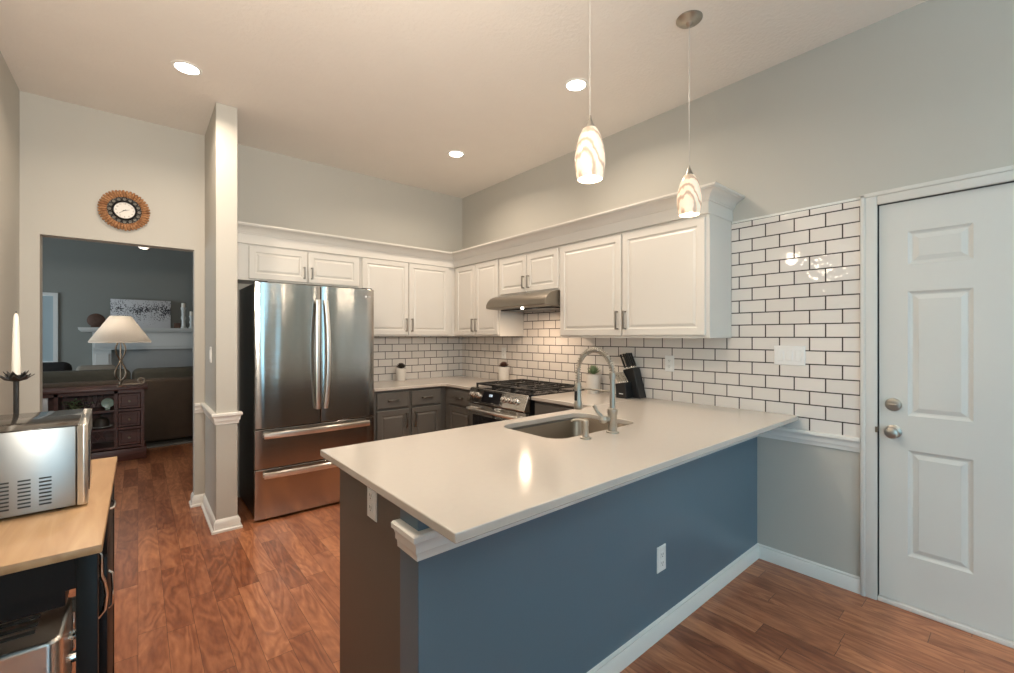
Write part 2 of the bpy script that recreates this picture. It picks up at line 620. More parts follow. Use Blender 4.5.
# ================================================================ ROOM SHELL
XL, XR, YB, YF = -0.605, 2.95, 4.335, -3.0
T = 0.115
DX0, DX1, DH = -0.512, 0.348, 2.068        # cased opening to the living room

bm = BM(); box(bm, -3.6, 4.6, YF - 0.2, 9.7, -0.06, 0)
struct('floor', bm, 'wood_floor', smooth=False)
bm = BM(); box(bm, XL - 0.12, XR + 0.12, YF - 0.12, YB + T, CEIL, CEIL + 0.1)
struct('ceiling', bm, 'ceiling_paint', smooth=False)
# back wall in three pieces round the opening
bm = BM()
box(bm, XL - 0.12, DX0, YB, YB + T, 0, CEIL)
box(bm, DX1, XR + 0.12, YB, YB + T, 0, CEIL)
box(bm, DX0, DX1, YB, YB + T, DH, CEIL)
struct('wall_back', bm, 'wall_paint', smooth=False)
# left wall with an unseen window, added for daylight and the toaster oven's reflection
LW = (-2.85, -0.55, 0.3, 2.3)
bm = BM()
box(bm, XL - 0.12, XL, LW[1], YB, 0, CEIL)
box(bm, XL - 0.12, XL, YF, LW[0], 0, CEIL)
box(bm, XL - 0.12, XL, LW[0], LW[1], 0, LW[2])
box(bm, XL - 0.12, XL, LW[0], LW[1], LW[3], CEIL)
struct('wall_left', bm, 'wall_paint', smooth=False)
# right wall with the entry door opening
EY0, EY1, EH = -0.42, 0.512, 2.058
bm = BM()
box(bm, XR, XR + 0.12, EY1, YB, 0, CEIL)
box(bm, XR, XR + 0.12, YF, EY0, 0, CEIL)
box(bm, XR, XR + 0.12, EY0, EY1, EH, CEIL)
struct('wall_right', bm, 'wall_paint', smooth=False)
# front wall (behind the photographer) with a patio door, added for daylight and fridge reflection
FW = (0.60, 1.40, 0.05, 2.6)
bm = BM()
box(bm, XL - 0.12, FW[0], YF - 0.12, YF, 0, CEIL)
box(bm, FW[1], XR + 0.12, YF - 0.12, YF, 0, CEIL)
box(bm, FW[0], FW[1], YF - 0.12, YF, FW[3], CEIL)
box(bm, FW[0], FW[1], YF - 0.12, YF, 0, FW[2])
struct('wall_front', bm, 'wall_paint', smooth=False)
# window units, both added out of view to let daylight in
bm = BM()
for a, b in ((FW[0], FW[0] + 0.07), (FW[1] - 0.07, FW[1])):
    box(bm, a, b, YF - 0.09, YF + 0.01, FW[2], FW[3])
box(bm, FW[0] + 0.07, FW[1] - 0.07, YF - 0.09, YF + 0.01, FW[2], FW[2] + 0.09)
box(bm, FW[0] + 0.07, FW[1] - 0.07, YF - 0.09, YF + 0.01, FW[3] - 0.08, FW[3])
wf = struct('added_window_1', bm, 'trim_white')
bm = BM(); box(bm, FW[0] + 0.07, FW[1] - 0.07, YF - 0.045, YF - 0.04, FW[2] + 0.09, FW[3] - 0.08)
obj('glass_pane', bm, 'window_glass', wf, smooth=False)
bm = BM()
for a, b in ((LW[0], LW[0] + 0.05), (LW[1] - 0.05, LW[1])):
    box(bm, XL - 0.09, XL + 0.01, a, b, LW[2], LW[3])
for a, b in ((LW[2], LW[2] + 0.05), (1.42, 1.47), (LW[3] - 0.05, LW[3])):
    box(bm, XL - 0.09, XL + 0.01, LW[0] + 0.05, LW[1] - 0.05, a, b)
wl = struct('added_window_2', bm, 'trim_white')
bm = BM(); box(bm, XL - 0.045, XL - 0.04, LW[0] + 0.05, LW[1] - 0.05, LW[2] + 0.05, LW[3] - 0.05)
obj('glass_pane', bm, 'window_glass', wl, smooth=False)

# unseen curtains added beside the patio door to shape the refrigerator's reflection
for x0_, lb_ in ((0.33, 'added white curtain panel left of the added patio door behind the camera'), (1.45, 'added white curtain panel right of the added patio door behind the camera')):
    bm = BM(); pts = []
    n_ = 36
    for k in range(n_ + 1):
        pts.append((x0_ + 0.24 * k / n_, YF + 0.07 + 0.025 * math.sin(k * PI / 3)))
    pts += [(x, y - 0.004) for x, y in reversed(pts)]
    prism_z(bm, pts, 0.02, 2.75)
    tag(obj('curtain', bm, 'trim_white'), lb_, 'curtain', 'added patio door curtains')
bm = BM(); tube(bm, [(0.25, YF + 0.07, 2.77), (1.78, YF + 0.07, 2.77)], 0.012, 10)
for x_ in (0.29, 1.74): tube(bm, [(x_, YF, 2.77), (x_, YF + 0.07, 2.77)], 0.008, 8)
tag(obj('added_curtain_rod', bm, 'nickel'), 'added nickel curtain rod above the added patio door behind the camera', 'curtain rod')

# short wing wall beside the refrigerator
WX0, WX1, WY = 0.417, 0.547, 3.655
bm = BM(); box(bm, WX0, WX1, WY, YB - 0.001, 0, CEIL - 0.001)
struct('wall_wing', bm, 'wall_paint', smooth=False, bevel=0.004)

# tiled areas, a thin real layer standing off the painted wall
TT = 0.009
bm = BM()
box(bm, XR - TT, XR, 0.578, 1.24, 0.832, 2.0955)
box(bm, XR - TT, XR, 1.24, 2.46, 0.905, 1.45)
box(bm, XR - TT, XR, 2.46, 3.24, 0.60, 1.78)
box(bm, XR - TT, XR, 3.24, YB - TT, 0.905, 1.45)
struct('wall_tile_right', bm, 'tile_right', smooth=False)
bm = BM(); box(bm, 1.56, XR - TT, YB - TT, YB, 0.905, 1.45)
struct('wall_tile_back', bm, 'tile_back', smooth=False)

# baseboards
BP = [(0, 0), (0.014, 0), (0.015, 0.062), (0.010, 0.072), (0.012, 0.080), (0, 0.086)]
BB = [(0, 0), (0.028, 0), (0.028, 0.014), (0.016, 0.022), (0.015, 0.066), (0.008, 0.080), (0, 0.088)]
bm = BM(); molding(bm, [(DX1, YB + T), (DX1, YB), (WX0, YB), (WX0, WY), (WX1, WY), (WX1, WY + 0.05)], BB)
struct('baseboard_wing', bm, 'trim_white')
bm = BM(); molding(bm, [(XL, -2.99), (XL, YB), (DX0, YB), (DX0, YB + T)], BB)
struct('baseboard_left', bm, 'trim_white')
KX, KY0, KY1 = 0.594, 1.088, 1.20      # peninsula half wall: left end, room face, kitchen face
bm = BM(); molding(bm, [(KX, KY1), (KX, KY0), (XR, KY0), (XR, 0.578)], BP)
struct('baseboard_right', bm, 'trim_white')
# chair rail
RP = [(0, 0.750), (0.008, 0.752), (0.009, 0.770), (0.015, 0.778), (0.015, 0.792), (0.021, 0.808), (0.028, 0.813), (0.028, 0.827), (0.023, 0.831), (0, 0.831)]
bm = BM(); molding(bm, [(KX, KY1), (KX, KY0), (XR, KY0), (XR, 0.578)], [(o, z) for o, z in RP])
struct('trim_1', bm, 'trim_white')
bm = BM(); molding(bm, [(DX1, YB), (WX0, YB), (WX0, WY), (WX1, WY), (WX1, WY + 0.03)], RP)
struct('trim_2', bm, 'trim_white')
bm = BM(); box(bm, XR - 0.0075, XR, 0.578, 1.238, 2.0957, 2.0985)
struct('trim_4', bm, 'slot_dark', smooth=False)
bm = BM(); box(bm, XR - 0.010, XR, 0.578, 1.238, 2.0987, 2.112, bev=0.002)
struct('trim_3', bm, 'trim_white')

# peninsula half wall
bm = BM(); box(bm, KX, XR, KY0, KY1, 0, 0.883)
struct('wall_peninsula', bm, 'knee_paint', smooth=False, bevel=0.003)

# ---------------------------------------------------------------- entry door
d = thing('door_1', 'white six panel entry door with nickel knob and deadbolt', 'door', (XR, 0.05, 0))
d['kind'] = 'structure'
for k in ('label', 'category'): del d[k]
DFX = XR + 0.006       # room face of the leaf
bm = BM()
ly0, ly1, lz0, lz1 = -0.405, 0.503, 0.026, 2.05
# leaf face cut into a grid with six recessed raised panels
cols = [(-0.279, -0.053), (0.166, 0.392)]
cols = [(-0.295, -0.07), (0.166, 0.392)]
rows = [(0.27, 0.80), (0.973, 1.596), (1.73, 1.897)]
ys = sorted({ly0, ly1, *[a for c_ in cols for a in c_]})
zs = sorted({lz0, lz1, *[a for c_ in rows for a in c_]})
for i in range(len(ys) - 1):
    for j in range(len(zs) - 1):
        a, b, c_, e = ys[i], ys[i + 1], zs[j], zs[j + 1]
        if (a, b) in cols and (c_, e) in rows:
            prev = None
            for ins, dp in ((0, 0), (0.010, 0.007), (0.018, 0.009), (0.040, 0.002), (0.046, 0.002)):
                q = [bm.verts.new((DFX + dp, u, v)) for u, v in ((a + ins, c_ + ins), (b - ins, c_ + ins), (b - ins, e - ins), (a + ins, e - ins))]
                if prev:
                    for k in range(4): bm.faces.new((prev[k], prev[(k + 1) % 4], q[(k + 1) % 4], q[k]))
                prev = q
            bm.faces.new(prev)
        else:
            bm.faces.new([bm.verts.new((DFX, u, v)) for u, v in ((a, c_), (b, c_), (b, e), (a, e))])
v = [bm.verts.new((x, y, z)) for x in (DFX, DFX + 0.04) for y in (ly0, ly1) for z in (lz0, lz1)]
for q in ((4, 6, 7, 5), (0, 4, 5, 1), (2, 3, 7, 6), (0, 2, 6, 4), (1, 5, 7, 3)): bm.faces.new([v[i] for i in q])
bmesh.ops.remove_doubles(bm, verts=bm.verts, dist=0.0004)
obj('door_leaf', bm, 'door_white', d, smooth=False)
bm = BM()
CP = 0.070
for (a, b, c_, e) in ((EY1 - 0.004, EY1 + CP - 0.004, 0, EH + CP), (EY0 - CP, EY0 + 0.004, 0, EH + CP), (EY0 + 0.004, EY1 - 0.004, EH - 0.004, EH + CP - 0.012)):
    box(bm, XR - 0.018, XR, a, b, c_, e - (0.012 if e > EH + 0.06 else 0), bev=0.004)
box(bm, XR - 0.024, XR, EY1 + CP - 0.026, EY1 + CP - 0.006, 0, EH + CP - 0.012, bev=0.004)
box(bm, XR - 0.024, XR, EY0 - CP, EY1 + CP - 0.006, EH + CP - 0.030, EH + CP - 0.008, bev=0.004)
obj('door_casing', bm, 'door_white', d)
bm = BM()
box(bm, XR, XR + 0.12, EY1 - 0.004, EY1, 0, EH); box(bm, XR, XR + 0.12, EY0, EY0 + 0.004, 0, EH); box(bm, XR, XR + 0.12, EY0 + .004, EY1 - .004, EH - 0.004, EH)
box(bm, XR + 0.055, XR + 0.07, EY0 + 0.004, EY1 - 0.004, 0.026, EH - 0.004)
obj('door_jamb', bm, 'slot_dark', d, smooth=False)
bm = BM(); box(bm, XR - 0.012, XR + 0.10, EY0 + 0.001, EY1 - 0.005, 0.0005, 0.022, bev=0.003)
obj('threshold', bm, 'threshold', d)
kb = BM()
lathe(kb, (DFX, 0.446, 0.885), [(0.033, 0), (0.033, 0.004), (0.028, 0.009), (0.014, 0.013), (0.012, 0.026), (0.018, 0.032), (0.027, 0.042), (0.029, 0.054), (0.025, 0.064), (0.012, 0.069)], axis='x', sgn=-1)
obj('door_knob', kb, 'nickel', d)
kb = BM()
lathe(kb, (DFX, 0.446, 1.023), [(0.033, 0), (0.033, 0.008), (0.028, 0.014), (0.020, 0.016)], axis='x', sgn=-1)
box(kb, DFX - 0.032, DFX - 0.014, 0.446 - 0.018, 0.446 + 0.018, 1.018, 1.028, bev=0.003)
obj('deadbolt', kb, 'nickel', d)
kb = BM(); box(kb, XR - 0.020, XR + 0.004, EY1 - 0.006, EY1 + 0.004, 0.873, 0.903, bev=0.002)
obj('latch_plate', kb, 'bronze', d)

# ================================================================ CABINETS
def pull_v(x, y, z0, z1, out, parent, horizontal=None):
    """flat C-shaped bar pull. out: unit vector (x,y) away from the face."""
    bm = BM()
    ox, oy = out
    def pt(a, h):  # along-face offset a, height h off the face
        return None
    w_, s_ = 0.0065, 0.030
    if horizontal is None:
        for z in (z0, z1 - 0.010):
            xs = sorted((x - ox * 0.001, x + ox * s_)); ys_ = sorted((y - oy * 0.001, y + oy * s_))
            if ox: box(bm, xs[0], xs[1], y - w_, y + w_, z, z + 0.010)
            else: box(bm, x - w_, x + w_, ys_[0], ys_[1], z, z + 0.010)
        if ox:
            xs = sorted((x + ox * (s_ - 0.008), x + ox * s_)); box(bm, xs[0] - 0.0005, xs[1] + 0.0005, y - w_, y + w_, z0, z1)
        else:
            ys_ = sorted((y + oy * (s_ - 0.008), y + oy * s_)); box(bm, x - w_, x + w_, ys_[0] - 0.0005, ys_[1] + 0.0005, z0, z1)
    else:
        h = horizontal / 2; z = z0
        for sg in (-1, 1):
            if ox:
                xs = sorted((x - ox * 0.001, x + ox * s_)); box(bm, xs[0], xs[1], y + sg * (h - 0.005) - 0.005, y + sg * (h - 0.005) + 0.005, z - w_, z + w_)
            else:
                ys_ = sorted((y - oy * 0.001, y + oy * s_)); box(bm, x + sg * (h - 0.005) - 0.005, x + sg * (h - 0.005) + 0.005, ys_[0], ys_[1], z - w_, z + w_)
        if ox:
            xs = sorted((x + ox * (s_ - 0.008), x + ox * s_)); box(bm, xs[0] - 0.0005, xs[1] + 0.0005, y - h, y + h, z - w_, z + w_)
        else:
            ys_ = sorted((y + oy * (s_ - 0.008), y + oy * s_)); box(bm, x - h, x + h, ys_[0] - 0.0005, ys_[1] + 0.0005, z - w_, z + w_)
    return obj('handle', bm, 'pull_metal', parent, bevel=0.0015)

def cab_door(name, u0, u1, z0, z1, face, plane, parent, m, raised=True, th=0.019):
    """face 'Y': door lies in plane Y=plane facing -Y; 'X': plane X=plane facing -X"""
    bm = BM()
    if face == 'Y': f = lambda u, v, h: (u, plane - h, v)
    else: f = lambda u, v, h: (plane - h, u, v)
    if raised:
        rg = [(0.0, th - 0.003), (0.003, th), (0.046, th), (0.049, th - 0.006), (0.055, th - 0.0075), (0.059, th - 0.0075), (0.072, th - 0.0015), (0.075, th - 0.001)]
    else:
        rg = [(0.0, th - 0.004), (0.004, th)]
    panel_rings(bm, f, u0, u1, z0, z1, rg, 0.0005)
    return obj(name, bm, m, parent, smooth=False)

UX, UY = 2.62, 4.01      # door faces of the wall cabinets
TH = 0.019
def upper(name, label, body, doors, face, handle_side, hz=(1.42, 1.55), group=None):
    x0, x1, y0, y1, z0, z1 = body
    r = thing(name, label, 'cabinet', ((x0 + x1) / 2, (y0 + y1) / 2, z0), group)
    bm = BM(); box(bm, x0, x1, y0, y1, z0, z1)
    obj('cabinet_body', bm, 'cab_white', r, smooth=False, bevel=0.002)
    for (u0, u1, v0, v1), hs in zip(doors, handle_side):
        if face == 'Y':
            dd = cab_door('door', u0, u1, v0, v1, 'Y', UY + TH, r, 'cab_white')
            pull_v(u0 + 0.028 if hs == 'a' else u1 - 0.028, UY, hz[0], hz[1], (0, -1), dd)
        else:
            dd = cab_door('door', u0, u1, v0, v1, 'X', UX + TH, r, 'cab_white')
            pull_v(UX, u0 + 0.028 if hs == 'a' else u1 - 0.028, hz[0], hz[1], (-1, 0), dd)
    return r
WB = 2.185
upper('wall_cabinet', 'short two-door white cabinet above the refrigerator', (WX1 + 0.002, 1.588, UY + TH, YB - 0.001, 1.822, WB),
      [(0.679, 1.121, 1.835, 2.098), (1.127, 1.573, 1.835, 2.098)], 'Y', 'ba', (1.865, 1.965))
upper('wall_cabinet', 'tall two-door white cabinet on the back wall beside the refrigerator', (1.590, 2.600, UY + TH, YB - TT - 0.001, 1.372, WB),
      [(1.606, 2.080, 1.386, 2.110), (2.087, 2.557, 1.386, 2.110)], 'Y', 'ba')
upper('wall_cabinet', 'narrow two-door white corner cabinet left of the range hood', (UX + TH, XR - TT - 0.001, 3.242, UY + 0.018, 1.372, WB),
      [(3.257, 3.618, 1.386, 2.105), (3.626, 3.975, 1.386, 2.105)], 'X', 'ba')
upper('wall_cabinet', 'small two-door white cabinet directly above the range hood', (UX + TH, XR - TT - 0.001, 2.462, 3.240, 1.752, WB),
      [(2.474, 2.848, 1.764, 2.092), (2.856, 3.228, 1.764, 2.092)], 'X', 'ba', (1.795, 1.905))
upper('wall_cabinet', 'largest two-door white cabinet beside the tiled wall, above the knife block', (UX + TH, XR - TT - 0.001, 1.24, 2.460, 1.360, WB),
      [(1.262, 1.852, 1.378, 2.095), (1.862, 2.449, 1.378, 2.095)], 'X', 'ba')
# corner filler
bm = BM(); box(bm, 2.6005, 2.64, 4.029, YB - TT - 0.001, 1.372, WB)
tag(obj('cabinet_filler', bm, 'cab_white', smooth=False), 'white filler strip in the corner between the two runs of wall cabinets', 'cabinet trim')

# crown on top of the wall cabinets
CRP = [(-0.019, 2.112), (0.004, 2.112), (0.004, 2.186), (0.009, 2.188), (0.011, 2.196), (0.015, 2.198), (0.019, 2.208), (0.028, 2.221), (0.042, 2.233), (0.058, 2.241), (0.068, 2.243), (0.069, 2.248), (0.077, 2.250), (0.077, 2.262), (-0.019, 2.262)]
CRP = [(o, z + 0.0) for o, z in CRP]
bm = BM(); molding(bm, [(WX1 + 0.001, UY + 0.0), (UX, UY), (UX, 1.24), (XR - 0.0005, 1.24)], CRP)
tag(obj('crown_molding', bm, 'cab_white'), 'white crown molding running along the tops of all wall cabinets', 'crown molding')

# ---------------------------------------------------------------- base cabinets
BX, BY = 2.34, 3.735
def base(name, label, body, fronts, face, cm='cab_dark'):
    x0, x1, y0, y1 = body
    r = thing(name, label, 'cabinet', ((x0 + x1) / 2, (y0 + y1) / 2, 0))
    bm = BM(); box(bm, x0, x1, y0, y1, 0.10, 0.8832)
    if face == 'Y': box(bm, x0, x1, y0 + 0.06, y1, 0, 0.10)
    else: box(bm, x0 + 0.06, x1, y0, y1, 0, 0.10)
    obj('cabinet_body', bm, cm, r, smooth=False)
    for kind, u0, u1, z0, z1, hs in fronts:
        pl = BY if face == 'Y' else BX
        dd = cab_door('drawer' if kind == 'drawer' else 'door', u0, u1, z0, z1, face, pl, r, cm, raised=(kind == 'door'))
        f = pl - TH
        if kind == 'drawer':
            if face == 'Y': pull_v((u0 + u1) / 2, f, (z0 + z1) / 2, 0, (0, -1), dd, horizontal=0.11)
            else: pull_v(f, (u0 + u1) / 2, (z0 + z1) / 2, 0, (-1, 0), dd, horizontal=0.11)
        elif hs:
            u = u0 + 0.028 if hs == 'a' else u1 - 0.028
            if face == 'Y': pull_v(u, f, z1 - 0.17, z1 - 0.04, (0, -1), dd)
            else: pull_v(f, u, z1 - 0.17, z1 - 0.04, (-1, 0), dd)
    return r
base('base_cabinet', 'dark grey base cabinet on the back wall next to the refrigerator', (1.600, BX + 0.02, BY + 0.001, YB - 0.001),
     [('drawer', 1.621, 1.932, 0.722, 0.860, 0), ('drawer', 1.963, 2.280, 0.722, 0.860, 0),
      ('door', 1.621, 1.932, 0.125, 0.700, 'b'), ('door', 1.963, 2.280, 0.125, 0.700, 'a')], 'Y')
base('base_cabinet', 'dark grey corner base cabinet left of the gas range', (BX + 0.001, XR - 0.001, 3.235, BY),
     [('drawer', 3.250, 3.655, 0.722, 0.860, 0), ('door', 3.250, 3.655, 0.125, 0.700, 'a')], 'X')
base('base_cabinet', 'dark grey base cabinet between the gas range and the peninsula', (BX + 0.001, XR - 0.001, KY1 + 0.62, 2.452),
     [('drawer', 1.90, 2.435, 0.722, 0.860, 0), ('door', 1.90, 2.435, 0.125, 0.700, 'b')], 'X')
r = thing('base_cabinet', 'dark peninsula base cabinet under the sink, its plain end panel by the half wall', 'cabinet', (1.4, 1.5, 0))
bm = BM()
# carcass: end panel slightly recessed from the half wall end, open top under the sink
box(bm, KX + 0.0035, 1.32, KY1 + 0.001, 1.715, 0.10, 0.8832)
box(bm, 2.16, BX, KY1 + 0.001, 1.775, 0.10, 0.8832)
box(bm, 1.32, 2.16, KY1 + 0.001, 1.775, 0.10, 0.62)
box(bm, 1.32, 2.16, 1.757, 1.775, 0.62, 0.8832)
box(bm, KX + 0.0035, BX, KY1 + 0.001, 1.715, 0, 0.10)
obj('cabinet_body', bm, 'cab_dark', r, smooth=False)
for (a, b) in ((0.62, 1.03), (1.05, 1.42), (1.44, 1.86), (1.88, 2.30)):
    bm = BM(); yf_ = 1.715 if a < 1.3 else 1.775; b = min(b, 1.312) if a < 1.3 else b
    bm = BM(); panel_rings(bm, lambda u, v, h: (u, yf_ + h, v), a, b, 0.125, 0.86, [(0, 0.016), (0.003, 0.019), (0.046, 0.019), (0.056, 0.011), (0.060, 0.011), (0.086, 0.019)], 0.0005)
    dd = obj('door', bm, 'cab_dark', r, smooth=False)
    pull_v((b if a in (0.62, 1.44) else a) + (-0.028 if a in (0.62, 1.44) else 0.028), yf_ + 0.019, 0.66, 0.79, (0, 1), dd)
bm = BM(); molding(bm, [(KX + 0.0035, 1.714), (KX + 0.0035, KY1 + 0.016)], [(0, 0), (0.012, 0), (0.012, 0.034), (0.004, 0.045), (0, 0.045)])
obj('kick_trim', bm, 'trim_white', r)

# ---------------------------------------------------------------- worktops
ZB, ZT = 0.884, 0.910
def slab_with_hole(bm, outer, hole, z0, z1):
    """outer polygon (CCW) with one hole, bridged by a triangulated fill"""
    tops = []
    for z in (z0, z1):
        vo = [bm.verts.new((x, y, z)) for x, y in outer]
        vh = [bm.verts.new((x, y, z)) for x, y in hole]
        es = []
        for L_ in (vo, vh):
            for i in range(len(L_)): es.append(bm.edges.new((L_[i], L_[(i + 1) % len(L_)])))
        bmesh.ops.triangle_fill(bm, use_beauty=True, use_dissolve=False, edges=es)
        tops.append((vo, vh))
    for k in (0, 1):
        a, b = tops[0][k], tops[1][k]
        for i in range(len(a)):
            j = (i + 1) % len(a)
            bm.faces.new((a[i], a[j], b[j], b[i]))

def rrect(x0, x1, y0, y1, r, n=6):
    pts = []
    for cx, cy, a0 in ((x1 - r, y0 + r, -90), (x1 - r, y1 - r, 0), (x0 + r, y1 - r, 90), (x0 + r, y0 + r, 180)):
        for k in range(n + 1):
            a = R(a0 + 90 * k / n)
            pts.append((cx + r * math.cos(a), cy + r * math.sin(a)))
    return pts
SX0, SX1, SY0, SY1 = 1.42, 2.06, 1.345, 1.765
CXF = 2.305
bm = BM()
slab_with_hole(bm, [(0.567, 0.862), (XR - TT - 0.001, 0.862), (XR - TT - 0.001, 1.855), (0.567, 1.855)], rrect(SX0, SX1, SY0, SY1, 0.085, 8), ZB, ZT)
tag(obj('peninsula_countertop', bm, 'quartz', smooth=True, bevel=0.003), 'cream quartz countertop of the peninsula with the sink cut-out', 'countertop')
bm = BM(); box(bm, CXF, XR - TT - 0.001, 1.8555, 2.455, ZB, ZT)
tag(obj('countertop', bm, 'quartz', bevel=0.003), 'cream quartz countertop between the gas range and the peninsula', 'countertop')
bm = BM()
prism_z(bm, [(1.590, 3.700), (CXF - 0.04, 3.700), (CXF, 3.66), (CXF, 3.228), (XR - TT - 0.001, 3.228), (XR - TT - 0.001, YB - TT - 0.001), (1.590, YB - TT - 0.001)], ZB, ZT)
tag(obj('countertop', bm, 'quartz', bevel=0.003), 'cream L-shaped quartz countertop in the back corner beside the refrigerator', 'countertop')

# ---------------------------------------------------------------- sink
s_ = thing('sink', 'undermount stainless steel sink set into the peninsula', 'sink', (1.74, 1.555, 0.66))
bm = BM()
rings = []
for ins, z, rad in ((-0.012, ZB - 0.0005, 0.09), (0.004, ZB - 0.0008, 0.083), (0.008, ZB - 0.010, 0.080), (0.014, 0.72, 0.075), (0.03, 0.69, 0.07), (0.07, 0.682, 0.05)):
    rings.append([bm.verts.new((x, y, z)) for x, y in rrect(SX0 + ins, SX1 - ins, SY0 + ins, SY1 - ins, rad, 8)])
for a, b in zip(rings, rings[1:]):
    for i in range(len(a)):
        j = (i + 1) % len(a); bm.faces.new((a[i], a[j], b[j], b[i]))
bm.faces.new(rings[-1])
o = obj('basin', bm, 'sink_steel', s_)
md = o.modifiers.new('solid', 'SOLIDIFY'); md.thickness = 0.0015; md.offset = -1
bm = BM(); lathe(bm, (1.74, 1.60, 0.6825), [(0.045, 0), (0.045, 0.003), (0.036, 0.002), (0.030, 0.0005), (0.004, 0.0005)])
obj('drain', bm, 'chrome', s_)

# ---------------------------------------------------------------- faucet
FX, FY = 1.741, 1.285
f_ = thing('faucet', 'brushed nickel spring pull-down faucet arching over the sink', 'faucet', (FX, FY, ZT))
bm = BM()
lathe(bm, (FX, FY, ZT), [(0.030, 0), (0.030, 0.006), (0.022, 0.010), (0.021, 0.085), (0.024, 0.090), (0.024, 0.112), (0.013, 0.118), (0.0125, 0.255), (0.016, 0.258), (0.016, 0.285), (0.011, 0.290)])
obj('faucet_body', bm, 'nickel', f_)
arc = []
R0 = 0.1075
zc = 1.195
for k in range(41):
    a = PI - PI * k / 40
    arc.append((FX, FY + R0 - R0 * math.cos(PI - a) * 1.0, zc + R0 * math.sin(a)))
path = [(FX, FY, 1.165)] + arc + [(FX, FY + 2 * R0, 1.15), (FX, FY + 2 * R0, 1.125)]
bm = BM(); tube(bm, path, 0.0065, 8)
obj('hose', bm, 'nickel', f_)
# coil round the hose
def path_eval(pts, n):
    P_ = [Vector(p) for p in pts]
    L_ = [0]
    for a, b in zip(P_, P_[1:]): L_.append(L_[-1] + (b - a).length)
    out = []; j = 0
    for i in range(n):
        s = L_[-1] * i / (n - 1)
        while j < len(P_) - 2 and L_[j + 1] < s: j += 1
        t = (s - L_[j]) / max(1e-9, L_[j + 1] - L_[j])
        out.append((P_[j].lerp(P_[j + 1], t), (P_[j + 1] - P_[j]).normalized()))
    return out
turns, per = 34, 10
pe = path_eval(path, turns * per)
pts = []
for i, (p, t) in enumerate(pe):
    u = Vector((1, 0, 0)); v_ = t.cross(u).normalized()
    a = 2 * PI * i / per
    pts.append(p + (u * math.cos(a) + v_ * math.sin(a)) * 0.0125)
bm = BM(); tube(bm, pts, 0.0028, 6)
obj('spring_coil', bm, 'nickel', f_)
HY = FY + 2 * R0
bm = BM(); lathe(bm, (FX, HY, 0.995), [(0.020, 0), (0.022, 0.004), (0.022, 0.030), (0.017, 0.045), (0.016, 0.128), (0.012, 0.138)])
obj('spray_head', bm, 'nickel', f_)
bm = BM(); box(bm, FX - 0.022, FX - 0.014, HY - 0.008, HY + 0.008, 1.04, 1.09, bev=0.003)
obj('spray_button', bm, 'black_plastic', f_)
bm = BM(); tube(bm, [(FX, FY, 1.105), (FX, HY - 0.015, 1.105)], 0.0045, 8)
lathe(bm, (FX, HY, 1.097), [(0.021, 0), (0.021, 0.016)], cap=True)
obj('holder_arm', bm, 'nickel', f_)
bm = BM()
tube(bm, [(FX, FY + 0.003, 0.975), (FX - 0.045, FY + 0.02, 0.975)], 0.014, 12)
lathe(bm, (FX - 0.045, FY + 0.02, 0.961), [(0.006, -0.004), (0.017, 0), (0.022, 0.014), (0.017, 0.028), (0.006, 0.032)])
tube(bm, [(FX - 0.045, FY + 0.02, 0.98), (FX - 0.075, FY + 0.035, 1.015), (FX - 0.092, FY + 0.04, 1.045)], [0.009, 0.007, 0.008], 10)
obj('lever', bm, 'nickel', f_)

sd = thing('soap_dispenser', 'small nickel soap dispenser left of the faucet base', 'soap dispenser', (1.545, 1.288, ZT))
bm = BM(); lathe(bm, (1.545, 1.288, ZT), [(0.025, 0), (0.025, 0.006), (0.015, 0.010), (0.013, 0.055), (0.015, 0.060), (0.015, 0.080), (0.009, 0.086)])
obj('dispenser_body', bm, 'nickel', sd)
bm = BM(); tube(bm, [(1.545, 1.288, 0.988), (1.535, 1.318, 0.992), (1.525, 1.345, 0.987), (1.522, 1.353, 0.981)], [0.007, 0.005, 0.0045, 0.004], 8)
obj('spout', bm, 'nickel', sd)

# ---------------------------------------------------------------- refrigerator
FX0, FX1, FYF = 0.652, 1.557, 3.625
fr = thing('refrigerator', 'large stainless steel french door refrigerator with two bottom drawers', 'refrigerator', (1.105, 3.95, 0))
bm = BM(); box(bm, FX0 + 0.004, FX1 - 0.004, FYF + 0.062, 4.30, 0.03, 1.765)
for x in (FX0 + 0.08, FX1 - 0.08):
    for y in (3.74, 4.22): lathe(bm, (x, y, 0), [(0.022, 0), (0.022, 0.031)], 12)
obj('fridge_body', bm, 'fridge_side', fr, smooth=False, bevel=0.003)
bm = BM(); box(bm, FX0 + 0.02, FX1 - 0.02, FYF + 0.045, FYF + 0.061, 0.035, 0.12)
obj('toe_grille', bm, 'black_plastic', fr, smooth=False)
def fdoor(name, x0, x1, z0, z1):
    bm = BM()
    n = 14
    pts = []
    for k in range(n + 1):
        u = k / n
        x = x0 + (x1 - x0) * u
        e = min(u, 1 - u) * (x1 - x0)
        yy = FYF - 0.004 * (1 - (2 * u - 1) ** 2) + (0.006 if e < 1e-6 else 0)
        pts.append((x, yy + 0.006))
    pts += [(x1, FYF + 0.058), (x0, FYF + 0.058)]
    prism_z(bm, pts, z0, z1)
    return obj(name, bm, 'steel', fr, smooth=True, bevel=0.002)
dl = fdoor('fridge_door', FX0, 1.1125, 0.690, 1.772)
dr = fdoor('fridge_door', 1.1185, FX1, 0.690, 1.772)
d1 = fdoor('freezer_drawer', FX0, FX1, 0.392, 0.680)
d2 = fdoor('freezer_drawer', FX0, FX1, 0.022, 0.384)
